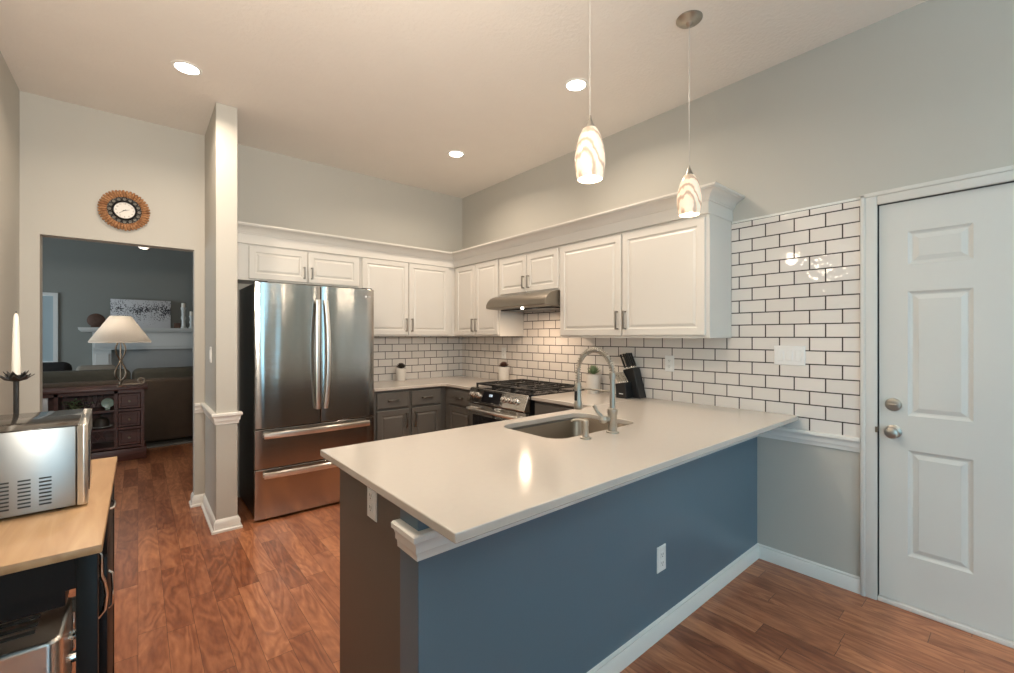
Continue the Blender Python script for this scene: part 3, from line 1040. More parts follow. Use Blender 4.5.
def fhandle_v(x, parent, sg):
    bm = BM()
    pts, wd = [], []
    for k in range(17):
        u = k / 16
        z = 0.80 + 0.86 * u
        pts.append((x + sg * 0.012 * (1 - (2 * u - 1) ** 2), FYF - 0.028 - 0.034 * (1 - (2 * u - 1) ** 2), z))
    for i in range(16):
        a, b = Vector(pts[i]), Vector(pts[i + 1])
    # flat ribbon bar
    L0, L1 = [], []
    rings = []
    for p in pts:
        p = Vector(p)
        rings.append([bm.verts.new(p + Vector(q)) for q in ((-0.016, 0.005, 0), (-0.014, -0.006, 0), (0.0, -0.010, 0), (0.014, -0.006, 0), (0.016, 0.005, 0), (0.0, 0.008, 0))])
    for a, b in zip(rings, rings[1:]):
        for i in range(6): bm.faces.new((a[i], a[(i + 1) % 6], b[(i + 1) % 6], b[i]))
    bm.faces.new(rings[0][::-1]); bm.faces.new(rings[-1])
    for z in (0.81, 1.645): box(bm, x - 0.010, x + 0.010, FYF - 0.030, FYF + 0.006, z - 0.012, z + 0.014)
    obj('handle', bm, 'steel_bright', parent)
fhandle_v(1.086, dl, -1)
fhandle_v(1.145, dr, 1)
def fhandle_h(z, parent):
    bm = BM(); rings = []
    for k in range(21):
        u = k / 20
        x = FX0 + 0.055 + (FX1 - FX0 - 0.11) * u
        y = FYF - 0.030 - 0.032 * (1 - (2 * u - 1) ** 2)
        zz = z + 0.004 * (1 - (2 * u - 1) ** 2)
        rings.append([bm.verts.new((x, y + q[0], zz + q[1])) for q in ((0.004, -0.022), (-0.004, -0.020), (-0.010, -0.004), (-0.008, 0.016), (0.006, 0.024), (0.010, 0))])
    for a, b in zip(rings, rings[1:]):
        for i in range(6): bm.faces.new((a[i], a[(i + 1) % 6], b[(i + 1) % 6], b[i]))
    bm.faces.new(rings[0][::-1]); bm.faces.new(rings[-1])
    for x in (FX0 + 0.065, FX1 - 0.065): box(bm, x - 0.012, x + 0.012, FYF - 0.034, FYF + 0.006, z - 0.012, z + 0.012)
    obj('handle', bm, 'steel_bright', parent)
fhandle_h(0.638, d1)
fhandle_h(0.345, d2)
for a_ in (FX0 + 0.01, FX1 - 0.09):
    bm = BM(); box(bm, a_, a_ + 0.08, FYF + 0.03, FYF + 0.14, 1.767, 1.785, bev=0.004)
    obj('hinge_cover', bm, 'fridge_side', fr)
# maker's mark: a small round badge with two letters
bm = BM(); lathe(bm, (1.482, FYF - 0.0005, 1.708), [(0.010, 0), (0.010, 0.002)], 20, axis='y', sgn=-1)
lg = obj('logo', bm, 'logo_grey', dr)
def text_mesh(name, s, size, m, parent, loc, rot, ext=0.0006):
    cu = bpy.data.curves.new(name, 'FONT'); cu.body = s; cu.size = size; cu.extrude = ext
    cu.align_x = 'CENTER'; cu.align_y = 'CENTER'
    to = bpy.data.objects.new(name, cu); C.objects.link(to)
    bpy.context.view_layer.update()
    dg = bpy.context.evaluated_depsgraph_get()
    me = bpy.data.meshes.new_from_object(to.evaluated_get(dg))
    bpy.data.objects.remove(to)
    bm = BM(); bm.from_mesh(me)
    bm.transform(Matrix.Translation(loc) @ rot)
    return obj(name, bm, m, parent, smooth=False)
ROT_NEGY = Matrix.Rotation(R(90), 4, 'X')
text_mesh('logo', 'LG', 0.020, 'logo_grey', dr, (1.514, FYF + 0.0005, 1.708), ROT_NEGY, 0.001)

# ---------------------------------------------------------------- range
RY0, RY1, RXF = 2.462, 3.222, 2.285
st = thing('gas_range', 'stainless slide-in gas range with black grates between the countertops', 'range', (2.6, 2.84, 0))
bm = BM(); box(bm, RXF + 0.02, XR - TT - 0.002, RY0, RY1, 0.03, 0.905)
for x in (2.36, 2.88):
    for y in (2.52, 3.16): lathe(bm, (x, y, 0), [(0.02, 0), (0.02, 0.031)], 12)
obj('range_body', bm, 'black_plastic', st, smooth=False)
bm = BM(); box(bm, RXF + 0.005, XR - TT - 0.002, RY0 - 0.004, RY1 + 0.004, 0.9055, 0.918, bev=0.003)
obj('cooktop', bm, 'black_gloss', st)
bm = BM(); prism_y(bm, [(RXF, 0.918), (2.238, 0.800), (2.25, 0.79), (RXF + 0.03, 0.79), (RXF + 0.03, 0.918)], RY0, RY1)
cp = obj('control_panel', bm, 'steel', st, bevel=0.003)
pn = Vector((-(0.918 - 0.800), 0, (RXF - 2.238))).normalized()    # outward normal of the slanted panel
def on_panel(y, u): return Vector((RXF + (2.238 - RXF) * u, y, 0.918 + (0.800 - 0.918) * u))
for y in (3.155, 3.085, 2.725, 2.65, 2.575):
    bm = BM()
    p = on_panel(y, 0.5)
    tube(bm, [p, p + pn * 0.008, p + pn * 0.010, p + pn * 0.028, p + pn * 0.030], [0.026, 0.026, 0.020, 0.018, 0.015], 18)
    obj('knob', bm, 'chrome', cp)
bm = BM()
q = [on_panel(y, u) + pn * h for h in (0.0, 0.003) for y, u in ((3.01, 0.14), (2.775, 0.14), (2.775, 0.88), (3.01, 0.88))]
v = [bm.verts.new(p) for p in q]
for f in ((3, 2, 1, 0), (4, 5, 6, 7), (0, 1, 5, 4), (1, 2, 6, 5), (2, 3, 7, 6), (3, 0, 4, 7)): bm.faces.new([v[i] for i in f])
ds = obj('display', bm, 'black_gloss', cp, smooth=False)
panel_rot = Matrix(((0, pn.z * 1, pn.x, 0), (-1, 0, 0, 0), (0, -pn.x, pn.z, 0), (0, 0, 0, 1)))
text_mesh('clock_digits', '2:25', 0.026, 'stove_display', ds, on_panel(2.90, 0.40) + pn * 0.0045, panel_rot, 0.0004)
bm = BM(); box(bm, 2.258, RXF + 0.02, RY0 + 0.004, RY1 - 0.004, 0.215, 0.782, bev=0.006)
od = obj('oven_door', bm, 'steel', st)
bm = BM(); box(bm, 2.254, 2.259, RY0 + 0.07, RY1 - 0.07, 0.30, 0.69, bev=0.004)
obj('oven_window', bm, 'black_gloss', od)
bm = BM(); tube(bm, [(2.258, RY0 + 0.05, 0.745), (2.21, RY0 + 0.05, 0.745), (2.200, RY0 + 0.08, 0.745), (2.196, 2.84, 0.745), (2.200, RY1 - 0.08, 0.745), (2.21, RY1 - 0.05, 0.745), (2.258, RY1 - 0.05, 0.745)], 0.013, 10)
obj('handle', bm, 'steel_bright', od)
bm = BM(); box(bm, 2.262, RXF + 0.02, RY0 + 0.004, RY1 - 0.004, 0.045, 0.205, bev=0.006)
obj('storage_drawer', bm, 'steel', st)
# burners and grates
for bx_, by_, rr_ in ((2.45, 2.62, 0.045), (2.45, 3.06, 0.038), (2.75, 2.62, 0.036), (2.75, 3.06, 0.042), (2.60, 2.84, 0.05)):
    bm = BM(); lathe(bm, (bx_, by_, 0.918), [(rr_, 0), (rr_, 0.006), (rr_ * 0.85, 0.008), (rr_ * 0.85, 0.014), (rr_ * 0.7, 0.017)], 20)
    obj('burner', bm, 'black_iron', st)
for y0, y1 in ((RY0 + 0.015, 2.712), (2.716, 2.964), (2.968, RY1 - 0.015)):
    bm = BM(); x0, x1 = 2.335, 2.895; h = 0.006
    for y in (y0, y1 - 2 * h): box(bm, x0, x1, y, y + 2 * h, 0.940, 0.954)
    for x in (x0, x1 - 2 * h, (x0 + x1) / 2 - h): box(bm, x, x + 2 * h, y0, y1, 0.940, 0.954)
    ym = (y0 + y1) / 2
    box(bm, x0, x1, ym - h, ym + h, 0.942, 0.954)
    for cx in (x0 + 0.135, x1 - 0.135):
        for sx in (-1, 1):
            tube(bm, [(cx + sx * 0.03, ym - 0.03, 0.948), (cx + sx * 0.12, y0 + 0.01, 0.948)], 0.005, 6)
            tube(bm, [(cx + sx * 0.03, ym + 0.03, 0.948), (cx + sx * 0.12, y1 - 0.01, 0.948)], 0.005, 6)
    for x in (x0, x1 - 0.014):
        for y in (y0, y1 - 0.014): box(bm, x, x + 0.014, y, y + 0.014, 0.9185, 0.941)
    obj('grate', bm, 'black_iron', st, smooth=False)

# ---------------------------------------------------------------- range hood
hd = thing('range_hood', 'slim stainless under-cabinet range hood over the gas range', 'range hood', (2.7, 2.85, 1.62))
HP = [(XR - TT - 0.003, 1.748), (2.600, 1.748), (2.520, 1.722), (2.485, 1.692), (2.466, 1.658), (2.464, 1.630), (2.472, 1.626), (2.51, 1.620), (XR - TT - 0.003, 1.612)]
bm = BM(); prism_y(bm, HP, 2.466, 3.236)
obj('hood_shell', bm, 'hood_steel', hd, bevel=0.002)
bm = BM(); box(bm, 2.60, 2.90, 2.52, 3.18, 1.606, 1.616)
obj('filter', bm, 'fridge_side', hd)
bm = BM(); lathe(bm, (2.525, 2.80, 1.614), [(0.013, 0.008), (0.013, -0.006), (0.009, -0.010), (0.002, -0.011)], 20)
obj('hood_lamp', bm, 'bulb', hd)
l = bpy.data.lights.new('hood_light', 'AREA'); l.shape = 'DISK'; l.size = 0.06; l.energy = 4.2; l.color = (1.0, 0.74, 0.52); l.spread = R(175)
o = bpy.data.objects.new('hood_light', l); o.location = (2.58, 2.82, 1.598); C.objects.link(o)

# ---------------------------------------------------------------- wall plates
def plate(label, cx, cy, cz, face, gang=1, kind='outlet', group=None):
    r = thing('wall_outlet' if kind == 'outlet' else 'light_switch', label, 'outlet' if kind == 'outlet' else 'switch', (cx, cy, cz - 0.057), group)
    wd = 0.07 + 0.046 * (gang - 1)
    def f(u, v, h):
        if face == '-X': return (cx - h, cy + u, cz + v)
        return (cx + u, cy - h, cz + v)
    bm = BM(); panel_rings(bm, f, -wd / 2, wd / 2, -0.058, 0.058, [(0, 0.003), (0.004, 0.006)], 0.0)
    obj('plate', bm, 'white_plastic', r, smooth=False)
    for g in range(gang):
        u = (g - (gang - 1) / 2) * 0.046
        if kind == 'outlet':
            for dv in (-0.02, 0.02):
                bm = BM(); panel_rings(bm, f, u - 0.014, u + 0.014, dv - 0.013, dv + 0.013, [(0, 0.007), (0.002, 0.008)], 0.0055)
                so = obj('socket', bm, 'white_plastic', r, smooth=False)
                bm = BM()
                panel_rings(bm, f, u - 0.007, u - 0.005, dv - 0.002, dv + 0.007, [(0, 0.0085)], 0.0078)
                panel_rings(bm, f, u + 0.005, u + 0.007, dv - 0.002, dv + 0.007, [(0, 0.0085)], 0.0078)
                panel_rings(bm, f, u - 0.002, u + 0.002, dv - 0.010, dv - 0.006, [(0, 0.0085)], 0.0078)
                obj('slots', bm, 'slot_dark', so, smooth=False)
        else:
            bm = BM(); panel_rings(bm, f, u - 0.016, u + 0.016, -0.033, 0.033, [(0, 0.0075), (0.003, 0.009)], 0.0055)
            obj('rocker', bm, 'white_plastic', r, smooth=False)
    return r
plate('white outlet on the subway tile just right of the knife block', XR - TT, 1.672, 1.175, '-X')
plate('white outlet on the tile behind the potted succulent left of the range', XR - TT, 3.55, 1.195, '-X')
plate('wide white switch plate with three rockers on the tile by the entry door', XR - TT, 0.91, 1.258, '-X', 3, 'switch')
plate('white outlet low on the dark peninsula wall facing the dining side', 1.838, KY0, 0.352, '-Y')
plate('white outlet on the narrow end of the peninsula under the countertop', KX + 0.0035, 1.405, 0.822, '-X')
plate('white light switch on the side of the narrow wing wall', WX0, 3.925, 1.235, '-X', 1, 'switch')

# ---------------------------------------------------------------- potted plants
def potted(label, x, y, pr_, ph, leafmat, kind):
    r = thing('potted_succulent', label, 'plant', (x, y, ZT))
    bm = BM(); lathe(bm, (x, y, ZT + 0.0004), [(pr_ * 0.76, 0), (pr_ * 0.80, 0.004), (pr_ * 0.98, ph * 0.96), (pr_, ph), (pr_ * 0.92, ph), (pr_ * 0.90, ph * 0.9), (0.002, ph * 0.88)], 28)
    obj('pot', bm, 'pot_white', r)
    bm = BM(); lathe(bm, (x, y, ZT + ph * 0.885), [(pr_ * 0.89, 0), (pr_ * 0.8, 0.006), (pr_ * 0.3, 0.012), (0.002, 0.012)], 20)
    obj('soil', bm, 'soil', r)
    bm = BM(); rnd = random.Random(int(x * 1000 + y * 77))
    z0 = ZT + ph * 0.90
    cnt = 46
    for k in range(cnt):
        a = k * 2.39996
        lv = k / cnt
        if kind == 'spiky':
            L_ = 0.055 + 0.020 * rnd.random(); el = R(25 + 60 * lv); wd = 0.007
        else:
            L_ = 0.052 - 0.014 * lv; el = R(22 + 60 * lv); wd = 0.016 - 0.004 * lv
        dx, dy, dz = math.cos(a) * math.cos(el), math.sin(a) * math.cos(el), math.sin(el)
        b0 = Vector((x + math.cos(a) * 0.008, y + math.sin(a) * 0.008, z0 + 0.012 + 0.018 * lv))
        dr_ = Vector((dx, dy, dz)); sd_ = Vector((-math.sin(a), math.cos(a), 0)); up = dr_.cross(sd_) * -1
        m1 = b0 + dr_ * L_ * 0.55; tp = b0 + dr_ * L_ + Vector((0, 0, 0.004))
        vs = [bm.verts.new(b0 - sd_ * wd * 0.4), bm.verts.new(b0 + sd_ * wd * 0.4), bm.verts.new(m1 + sd_ * wd), bm.verts.new(tp), bm.verts.new(m1 - sd_ * wd),
              bm.verts.new(m1 - up * wd * 0.5), bm.verts.new(m1 + up * wd * 0.25)]
        for f in ((0, 1, 2, 6), (0, 6, 4), (6, 2, 3), (6, 3, 4), (1, 0, 5), (1, 5, 2), (0, 4, 5), (5, 3, 2), (5, 4, 3)): bm.faces.new([vs[i] for i in f])
    obj('leaves', bm, leafmat, r)
potted('dark leafed succulent in a white pot against the back wall tile', 2.105, 4.225, 0.056, 0.128, 'leaf_dark', 'rosette')
potted('reddish succulent in a white pot in the corner left of the gas range', 2.862, 3.455, 0.062, 0.150, 'leaf_red', 'rosette')
potted('spiky green succulent in a white pot seen through the faucet arch', 2.860, 2.300, 0.065, 0.152, 'leaf_green', 'spiky')

# ---------------------------------------------------------------- knife block
def slanted(bm, x0, x1, pts):   # pts (y,z) outline extruded along X
    prism_x(bm, pts, x0, x1)
kb_ = thing('knife_block', 'black slanted knife block on the counter against the tile', 'knife block', (2.84, 1.90, ZT))
# tall part leaning towards the range, low part for the steak knives in front of it
bm = BM(); prism_x(bm, [(1.825, ZT + 0.0005), (1.925, ZT + 0.0005), (1.975, ZT + 0.205), (1.885, ZT + 0.228)], 2.835, 2.925)
obj('main_block', bm, 'black_plastic', kb_, bevel=0.004)
bm = BM(); prism_x(bm, [(1.885, ZT + 0.0005), (1.978, ZT + 0.0005), (1.985, ZT + 0.105), (1.900, ZT + 0.120)], 2.755, 2.834)
obj('steak_block', bm, 'black_plastic', kb_, bevel=0.003)
bm = BM(); box(bm, 2.7532, 2.7555, 1.915, 1.95, ZT + 0.030, ZT + 0.037)
obj('emblem', bm, 'logo_grey', kb_, smooth=False)
def knife(label, group, base, d_, ln, rr_):
    base = Vector(base); d_ = Vector(d_).normalized()
    r = thing('knife', label, 'knife', base, group)
    bm = BM()
    tube(bm, [base - d_ * 0.012, base + d_ * 0.012], [rr_ * 0.7, rr_ * 0.8], 8)
    obj('bolster', bm, 'chrome', r)
    bm = BM()
    tube(bm, [base + d_ * 0.012, base + d_ * ln * 0.4, base + d_ * ln * 0.8, base + d_ * ln], [rr_ * 0.85, rr_, rr_ * 0.85, rr_ * 1.05], 8)
    obj('handle', bm, 'nickel' if ln < 0.10 else 'black_plastic', r)
    bm = BM(); tube(bm, [base + d_ * ln, base + d_ * (ln + 0.004)], [rr_ * 0.9, rr_ * 0.8], 8)
    obj('end_cap', bm, 'chrome', r)
    return r
k0 = knife('black handled kitchen knife standing in the tall part of the knife block', 'kitchen knives in the knife block', (2.852, 1.905, ZT + 0.224), (0.0, 0.052, 0.12), 0.118, 0.0085)
for dx_, dy_ in ((0.028, 0), (0.056, 0.0), (0.0, 0.030), (0.028, 0.030), (0.056, 0.030), (0.0, 0.055), (0.040, 0.055)):
    dup(k0, (2.852 + dx_, 1.905 + dy_, ZT + 0.224 - dy_ * 0.25))
k1 = knife('silver handled steak knife standing in the low front of the knife block', 'steak knives in the knife block', (2.768, 1.918, ZT + 0.117), (0, 0.062, 0.10), 0.085, 0.0060)
for dx_, dy_ in ((0.025, 0), (0.050, 0), (0.0, 0.026), (0.025, 0.026), (0.050, 0.026), (0.012, 0.050), (0.037, 0.050)):
    dup(k1, (2.768 + dx_, 1.918 + dy_, ZT + 0.117 - dy_ * 0.17))

for o_ in list(C.objects):
    if o_.parent is None and o_.name.startswith('knife'): o_.location.y += 0.024

# ================================================================ CEILING LIGHTS
def downlight(x, y, label):
    r = thing('recessed_light', label, 'ceiling light', (x, y, CEIL), 'recessed ceiling lights')
    bm = BM(); lathe(bm, (x, y, CEIL), [(0.059, -0.001), (0.063, -0.006), (0.078, -0.004), (0.080, -0.0005)], 32, cap=False)
    obj('trim_ring', bm, 'trim_white', r)
    bm = BM(); lathe(bm, (x, y, CEIL), [(0.060, -0.001), (0.059, -0.004), (0.002, -0.005)], 32)
    obj('light_disc', bm, 'lamp_disc', r)
    return r
def lamp_at(x, y, pw=DOWNLIGHT_POWER):
    l = bpy.data.lights.new('downlight', 'AREA'); l.shape = 'DISK'; l.size = 0.12; l.energy = pw; l.color = WARM; l.spread = R(152)
    o = bpy.data.objects.new('downlight', l); o.location = (x, y, CEIL - 0.012); C.objects.link(o)
spots = [(0.229, 3.31, 'recessed ceiling light nearest the doorway wall, left of the others'),
         (2.186, 3.31, 'recessed ceiling light deepest in the kitchen above the corner'),
         (2.186, 1.90, 'recessed ceiling light beside the left pendant cord'),
         (0.229, 1.90, 'recessed ceiling light above the walkway near the camera')]
d0 = None
for x, y, lb in spots:
    if d0 is None: d0 = downlight(x, y, lb)
    else: dup(d0, (x, y, CEIL), lb)
    lamp_at(x, y, DOWNLIGHT_POWER * (1.3 if x < 1 else 1.0))

# pendants
PX = (1.383, 2.179)
PY = 1.13
pdt = thing('pendant_light', 'left pendant light with swirled glass shade, its cord running out of the frame', 'pendant light', (PX[0], PY, CEIL), 'pendant lights over the peninsula')
bm = BM(); lathe(bm, (PX[0], PY, CEIL), [(0.064, -0.0005), (0.064, -0.006), (0.052, -0.016), (0.020, -0.024), (0.010, -0.036), (0.004, -0.040)], 28)
obj('canopy', bm, 'nickel', pdt)
bm = BM(); tube(bm, [(PX[0], PY, CEIL - 0.035), (PX[0], PY, 2.245)], 0.0018, 6)
obj('cord', bm, 'cord_grey', pdt)
bm = BM(); lathe(bm, (PX[0], PY, 2.196), [(0.024, -0.004), (0.023, 0.004), (0.012, 0.028), (0.006, 0.045), (0.005, 0.056)], 20)
obj('metal_cap', bm, 'nickel', pdt)
bm = BM()
prof = [(0.024, 0.226), (0.030, 0.222), (0.044, 0.190), (0.056, 0.145), (0.062, 0.100), (0.062, 0.060), (0.056, 0.020), (0.051, 0.0), (0.048, 0.0), (0.053, 0.020), (0.059, 0.060), (0.059, 0.100), (0.053, 0.145), (0.041, 0.190), (0.026, 0.220)]
prof = [(a * 0.97, b * 0.90) for a, b in prof]
lathe(bm, (PX[0], PY, 1.998), prof, 32, cap=False)
obj('glass_shade', bm, 'swirl_glass', pdt)
bm = BM(); lathe(bm, (PX[0], PY, 2.003), [(0.004, 0), (0.024, 0.010), (0.030, 0.035), (0.024, 0.065), (0.014, 0.09), (0.012, 0.15)], 20)
obj('light_bulb', bm, 'bulb', pdt)
dup(pdt, (PX[1], PY, CEIL), 'right pendant light hung from the round nickel canopy, in front of the cabinet crown')
for x in PX:
    l = bpy.data.lights.new('pendant_glow', 'POINT'); l.energy = PENDANT_POWER; l.color = (1.0, 0.84, 0.66); l.shadow_soft_size = 0.04
    o = bpy.data.objects.new('pendant_glow', l); o.location = (x, PY, 1.955); C.objects.link(o)

# ================================================================ WALL CLOCK
CXc, CZc, CYc = -0.076, 2.305, YB
ck = thing('wall_clock', 'round wall clock with a wide woven brown rim above the doorway', 'clock', (CXc, CYc, CZc - 0.14))
bm = BM()
rng = random.Random(3)
nseg = 44
for k in range(nseg):          # woven coils radiating round the rim
    a0 = 2 * PI * k / nseg
    ri, ro = 0.100 + 0.002 * rng.random(), 0.143 + 0.004 * rng.random()
    pts = []
    for t in (0, 0.2, 0.5, 0.8, 1):
        rr_ = ri + (ro - ri) * t
        pts.append((CXc + rr_ * math.cos(a0 + 0.05 * t), CYc - 0.016 - 0.012 * math.sin(PI * t), CZc + rr_ * math.sin(a0 + 0.05 * t)))
    tube(bm, pts, [0.0074, 0.0086, 0.009, 0.0086, 0.0074], 6)
lathe(bm, (CXc, CYc - 0.001, CZc), [(0.100, 0), (0.100, 0.014), (0.140, 0.014), (0.140, 0)], 40, axis='y', sgn=-1, cap=False)
obj('woven_rim', bm, 'wicker', ck)
bm = BM(); lathe(bm, (CXc, CYc - 0.001, CZc), [(0.101, 0), (0.101, 0.006), (0.002, 0.006)], 40, axis='y', sgn=-1)
obj('backing', bm, 'pillow_tan', ck)
bm = BM()
for k in range(16):
    a = 2 * PI * k / 16
    c_ = (CXc + 0.084 * math.cos(a), CYc - 0.014, CZc + 0.084 * math.sin(a))
    pts = [(c_[0] + 0.014 * math.cos(b_), c_[1] - 0.002, c_[2] + 0.014 * math.sin(b_)) for b_ in [2 * PI * j / 10 for j in range(11)]]
    tube(bm, pts, 0.0034, 5)
obj('filigree', bm, 'black_iron', ck)
bm = BM(); lathe(bm, (CXc, CYc - 0.004, CZc), [(0.072, 0), (0.072, 0.018), (0.066, 0.026), (0.060, 0.022), (0.060, 0.010)], 40, axis='y', sgn=-1, cap=False)
obj('black_bezel', bm, 'black_plastic', ck)
bm = BM(); lathe(bm, (CXc, CYc - 0.006, CZc), [(0.061, 0), (0.061, 0.010), (0.002, 0.0101)], 40, axis='y', sgn=-1)
dial = obj('dial', bm, 'pot_white', ck)
for n_ in range(1, 13):
    a = PI / 2 - 2 * PI * n_ / 12
    text_mesh('numeral', str(n_), 0.014, 'bronze', dial, (CXc + 0.048 * math.cos(a), CYc - 0.0168, CZc + 0.048 * math.sin(a)), ROT_NEGY, 0.0004)
def hand(deg, L_, wd):
    a = R(90 - deg); d_ = Vector((math.cos(a), 0, math.sin(a))); n_ = Vector((-d_.z, 0, d_.x))
    c_ = Vector((CXc, CYc - 0.019, CZc)); bm = BM()
    q = [c_ - d_ * 0.010 - n_ * wd, c_ + d_ * L_ - n_ * wd * 0.3, c_ + d_ * L_ + n_ * wd * 0.3, c_ - d_ * 0.010 + n_ * wd]
    vs = [bm.verts.new(p + Vector((0, h, 0))) for h in (0, -0.0015) for p in q]
    for f in ((3, 2, 1, 0), (4, 5, 6, 7), (0, 1, 5, 4), (1, 2, 6, 5), (2, 3, 7, 6), (3, 0, 4, 7)): bm.faces.new([vs[i] for i in f])
    obj('hand', bm, 'black_plastic', dial, smooth=False)
hand(75, 0.030, 0.0022); hand(232, 0.040, 0.0018)

# ================================================================ KITCHEN CART
CX0, CX1, CY0, CY1, CZ = -0.565, -0.062, 1.352, 2.305, 0.90
ca = thing('kitchen_cart', 'black kitchen cart with a butcher block top against the left wall', 'cart', ((CX0 + CX1) / 2, (CY0 + CY1) / 2, 0))
bm = BM(); box(bm, CX0, CX1, CY0, CY1, CZ - 0.020, CZ, bev=0.003)
obj('wooden_top', bm, 'butcher_block', ca)
ix0, ix1, iy0, iy1 = CX0 + 0.02, CX1 - 0.008, CY0 + 0.012, CY1 - 0.022
for x in (ix0, ix1 - 0.036):
    for y in (iy0, iy1 - 0.036):
        bm = BM(); box(bm, x, x + 0.036, y, y + 0.036, 0.0, CZ - 0.0205, bev=0.002)
        obj('leg', bm, 'cart_black', ca)
bm = BM()
za, zb = CZ - 0.092, CZ - 0.0205
box(bm, ix0 + 0.036, ix1 - 0.036, iy0 + 0.006, iy0 + 0.024, za, zb)
box(bm, ix0 + 0.036, ix1 - 0.036, iy1 - 0.024, iy1 - 0.006, za, zb)
box(bm, ix0 + 0.006, ix0 + 0.024, iy0 + 0.036, iy1 - 0.036, za, zb)
obj('apron', bm, 'cart_black', ca, smooth=False)
bm = BM(); box(bm, ix0 + 0.04, -0.125, iy0 + 0.03, iy1 - 0.04, 0.765, CZ - 0.021)
obj('drawer_box', bm, 'cart_black', ca, smooth=False)
bm = BM(); box(bm, ix0 + 0.006, ix0 + 0.016, iy0 + 0.036, iy1 - 0.036, 0.12, za)
obj('back_panel', bm, 'cart_black', ca, smooth=False)
for zz in (0.40, 0.10):
    bm = BM()
    for y in (iy0, iy1 - 0.03): box(bm, ix0 + 0.036, ix1 - 0.036, y + 0.003, y + 0.027, zz - 0.014, zz + 0.006)
    k = 0; x = ix0 + 0.04
    while x + 0.028 < ix1 - 0.036:
        box(bm, x, x + 0.028, iy0 + 0.03, iy1 - 0.03, zz - 0.008, zz + 0.006)
        x += 0.046
    obj('slatted_shelf', bm, 'cart_black', ca, smooth=False)
# drawer and doors on the aisle side
fx = ix1 - 0.012
sp_ = [(iy0 + 0.040, (iy0 + iy1) / 2 - 0.004), ((iy0 + iy1) / 2 + 0.004, iy1 - 0.040)]
bm = BM(); box(bm, fx - 0.010, fx + 0.010, sp_[1][0], sp_[1][1], 0.70, CZ - 0.03, bev=0.002)
dd = obj('drawer', bm, 'cart_black', ca)
bm = BM(); tube(bm, [(fx + 0.008, 1.99, 0.79), (fx + 0.018, 2.0, 0.79), (fx + 0.020, 2.04, 0.79), (fx + 0.018, 2.08, 0.79), (fx + 0.008, 2.09, 0.79)], 0.004, 8)
obj('handle', bm, 'chrome', dd)
bm = BM(); box(bm, fx - 0.010, fx + 0.010, sp_[1][0], sp_[1][1], 0.12, 0.692, bev=0.002)
dd = obj('door', bm, 'cart_black', ca)
bm = BM(); tube(bm, [(fx + 0.008, 1.90, 0.50), (fx + 0.018, 1.90, 0.51), (fx + 0.020, 1.90, 0.56), (fx + 0.018, 1.90, 0.61), (fx + 0.008, 1.90, 0.62)], 0.004, 8)
obj('handle', bm, 'chrome', dd)
bm = BM()
tube(bm, [(ix1 - 0.006, iy0 + 0.06, 0.865), (ix1 + 0.003, iy0 + 0.06, 0.85), (ix1 + 0.003, iy0 + 0.06, 0.80), (ix1 + 0.008, iy0 + 0.062, 0.785), (ix1 + 0.012, iy0 + 0.064, 0.75), (ix1 + 0.008, iy0 + 0.062, 0.715), (ix1 - 0.004, iy0 + 0.06, 0.700)], 0.0042, 8)
obj('towel_hook', bm, 'chrome', ca)
bm = BM(); box(bm, ix1 - 0.030, ix1 - 0.006, iy0 + 0.036, sp_[0][1], CZ - 0.075, CZ - 0.0205)
obj('front_rail', bm, 'cart_black', ca, smooth=False)

# toaster oven
ov = thing('toaster_oven', 'stainless toaster oven with vented side on the butcher block cart', 'toaster oven', (-0.115, 1.685, CZ))
ox0, ox1, oy0, oy1, oz0, oz1 = -0.50, -0.130, 1.680, 2.045, CZ + 0.008, 1.128
bm = BM(); box(bm, ox0, ox1, oy0, oy1, oz0, oz1 - 0.003, bev=0.003)
obj('oven_shell', bm, 'steel_oven', ov)
bm = BM(); box(bm, ox0, ox1 + 0.004, oy0 - 0.0005, oy1 + 0.0005, oz1 - 0.003, oz1, bev=0.001)
obj('top_cover', bm, 'oven_top', ov)
bm = BM()
for g in (0, 1, 2):
    xg = ox1 - 0.058 - 0.038 * g
    for k in range(8):
        z = 0.926 + 0.0098 * k
        box(bm, xg - 0.0115, xg + 0.0115, oy0 - 0.0022, oy0 - 0.0002, z, z + 0.0035)
obj('vent_slots', bm, 'slot_dark', ov, smooth=False)
bm = BM(); prism_z(bm, [(ox1 + 0.001, oy0 + 0.004), (ox1 + 0.016, oy0), (ox1 + 0.024, oy0 + 0.008), (ox1 + 0.024, oy1 - 0.008), (ox1 + 0.016, oy1), (ox1 + 0.001, oy1 - 0.004)], oz0 - 0.002, oz1 - 0.001)
dd = obj('door_frame', bm, 'steel_bright', ov, bevel=0.002)
bm = BM(); box(bm, ox1 + 0.0235, ox1 + 0.026, oy0 + 0.03, oy1 - 0.09, oz0 + 0.03, oz1 - 0.05, bev=0.001)
obj('door_glass', bm, 'black_gloss', dd)
for x in (ox0 + 0.03, ox1 - 0.03):
    for y in (oy0 + 0.03, oy1 - 0.03):
        bm = BM(); lathe(bm, (x, y, CZ + 0.0005), [(0.012, 0), (0.013, 0.0085)], 12)
        obj('foot', bm, 'black_plastic', ov)
bm = BM(); tube(bm, [(ox1 - 0.02, oy1 + 0.002, 0.98), (ox1 + 0.0, oy1 + 0.04, 0.95), (-0.118, oy1 + 0.09, 0.908), (-0.12, oy1 + 0.15, 0.9055)], 0.0045, 8)
obj('power_cord', bm, 'black_plastic', ov)
ov.rotation_euler = (0, 0, R(2))

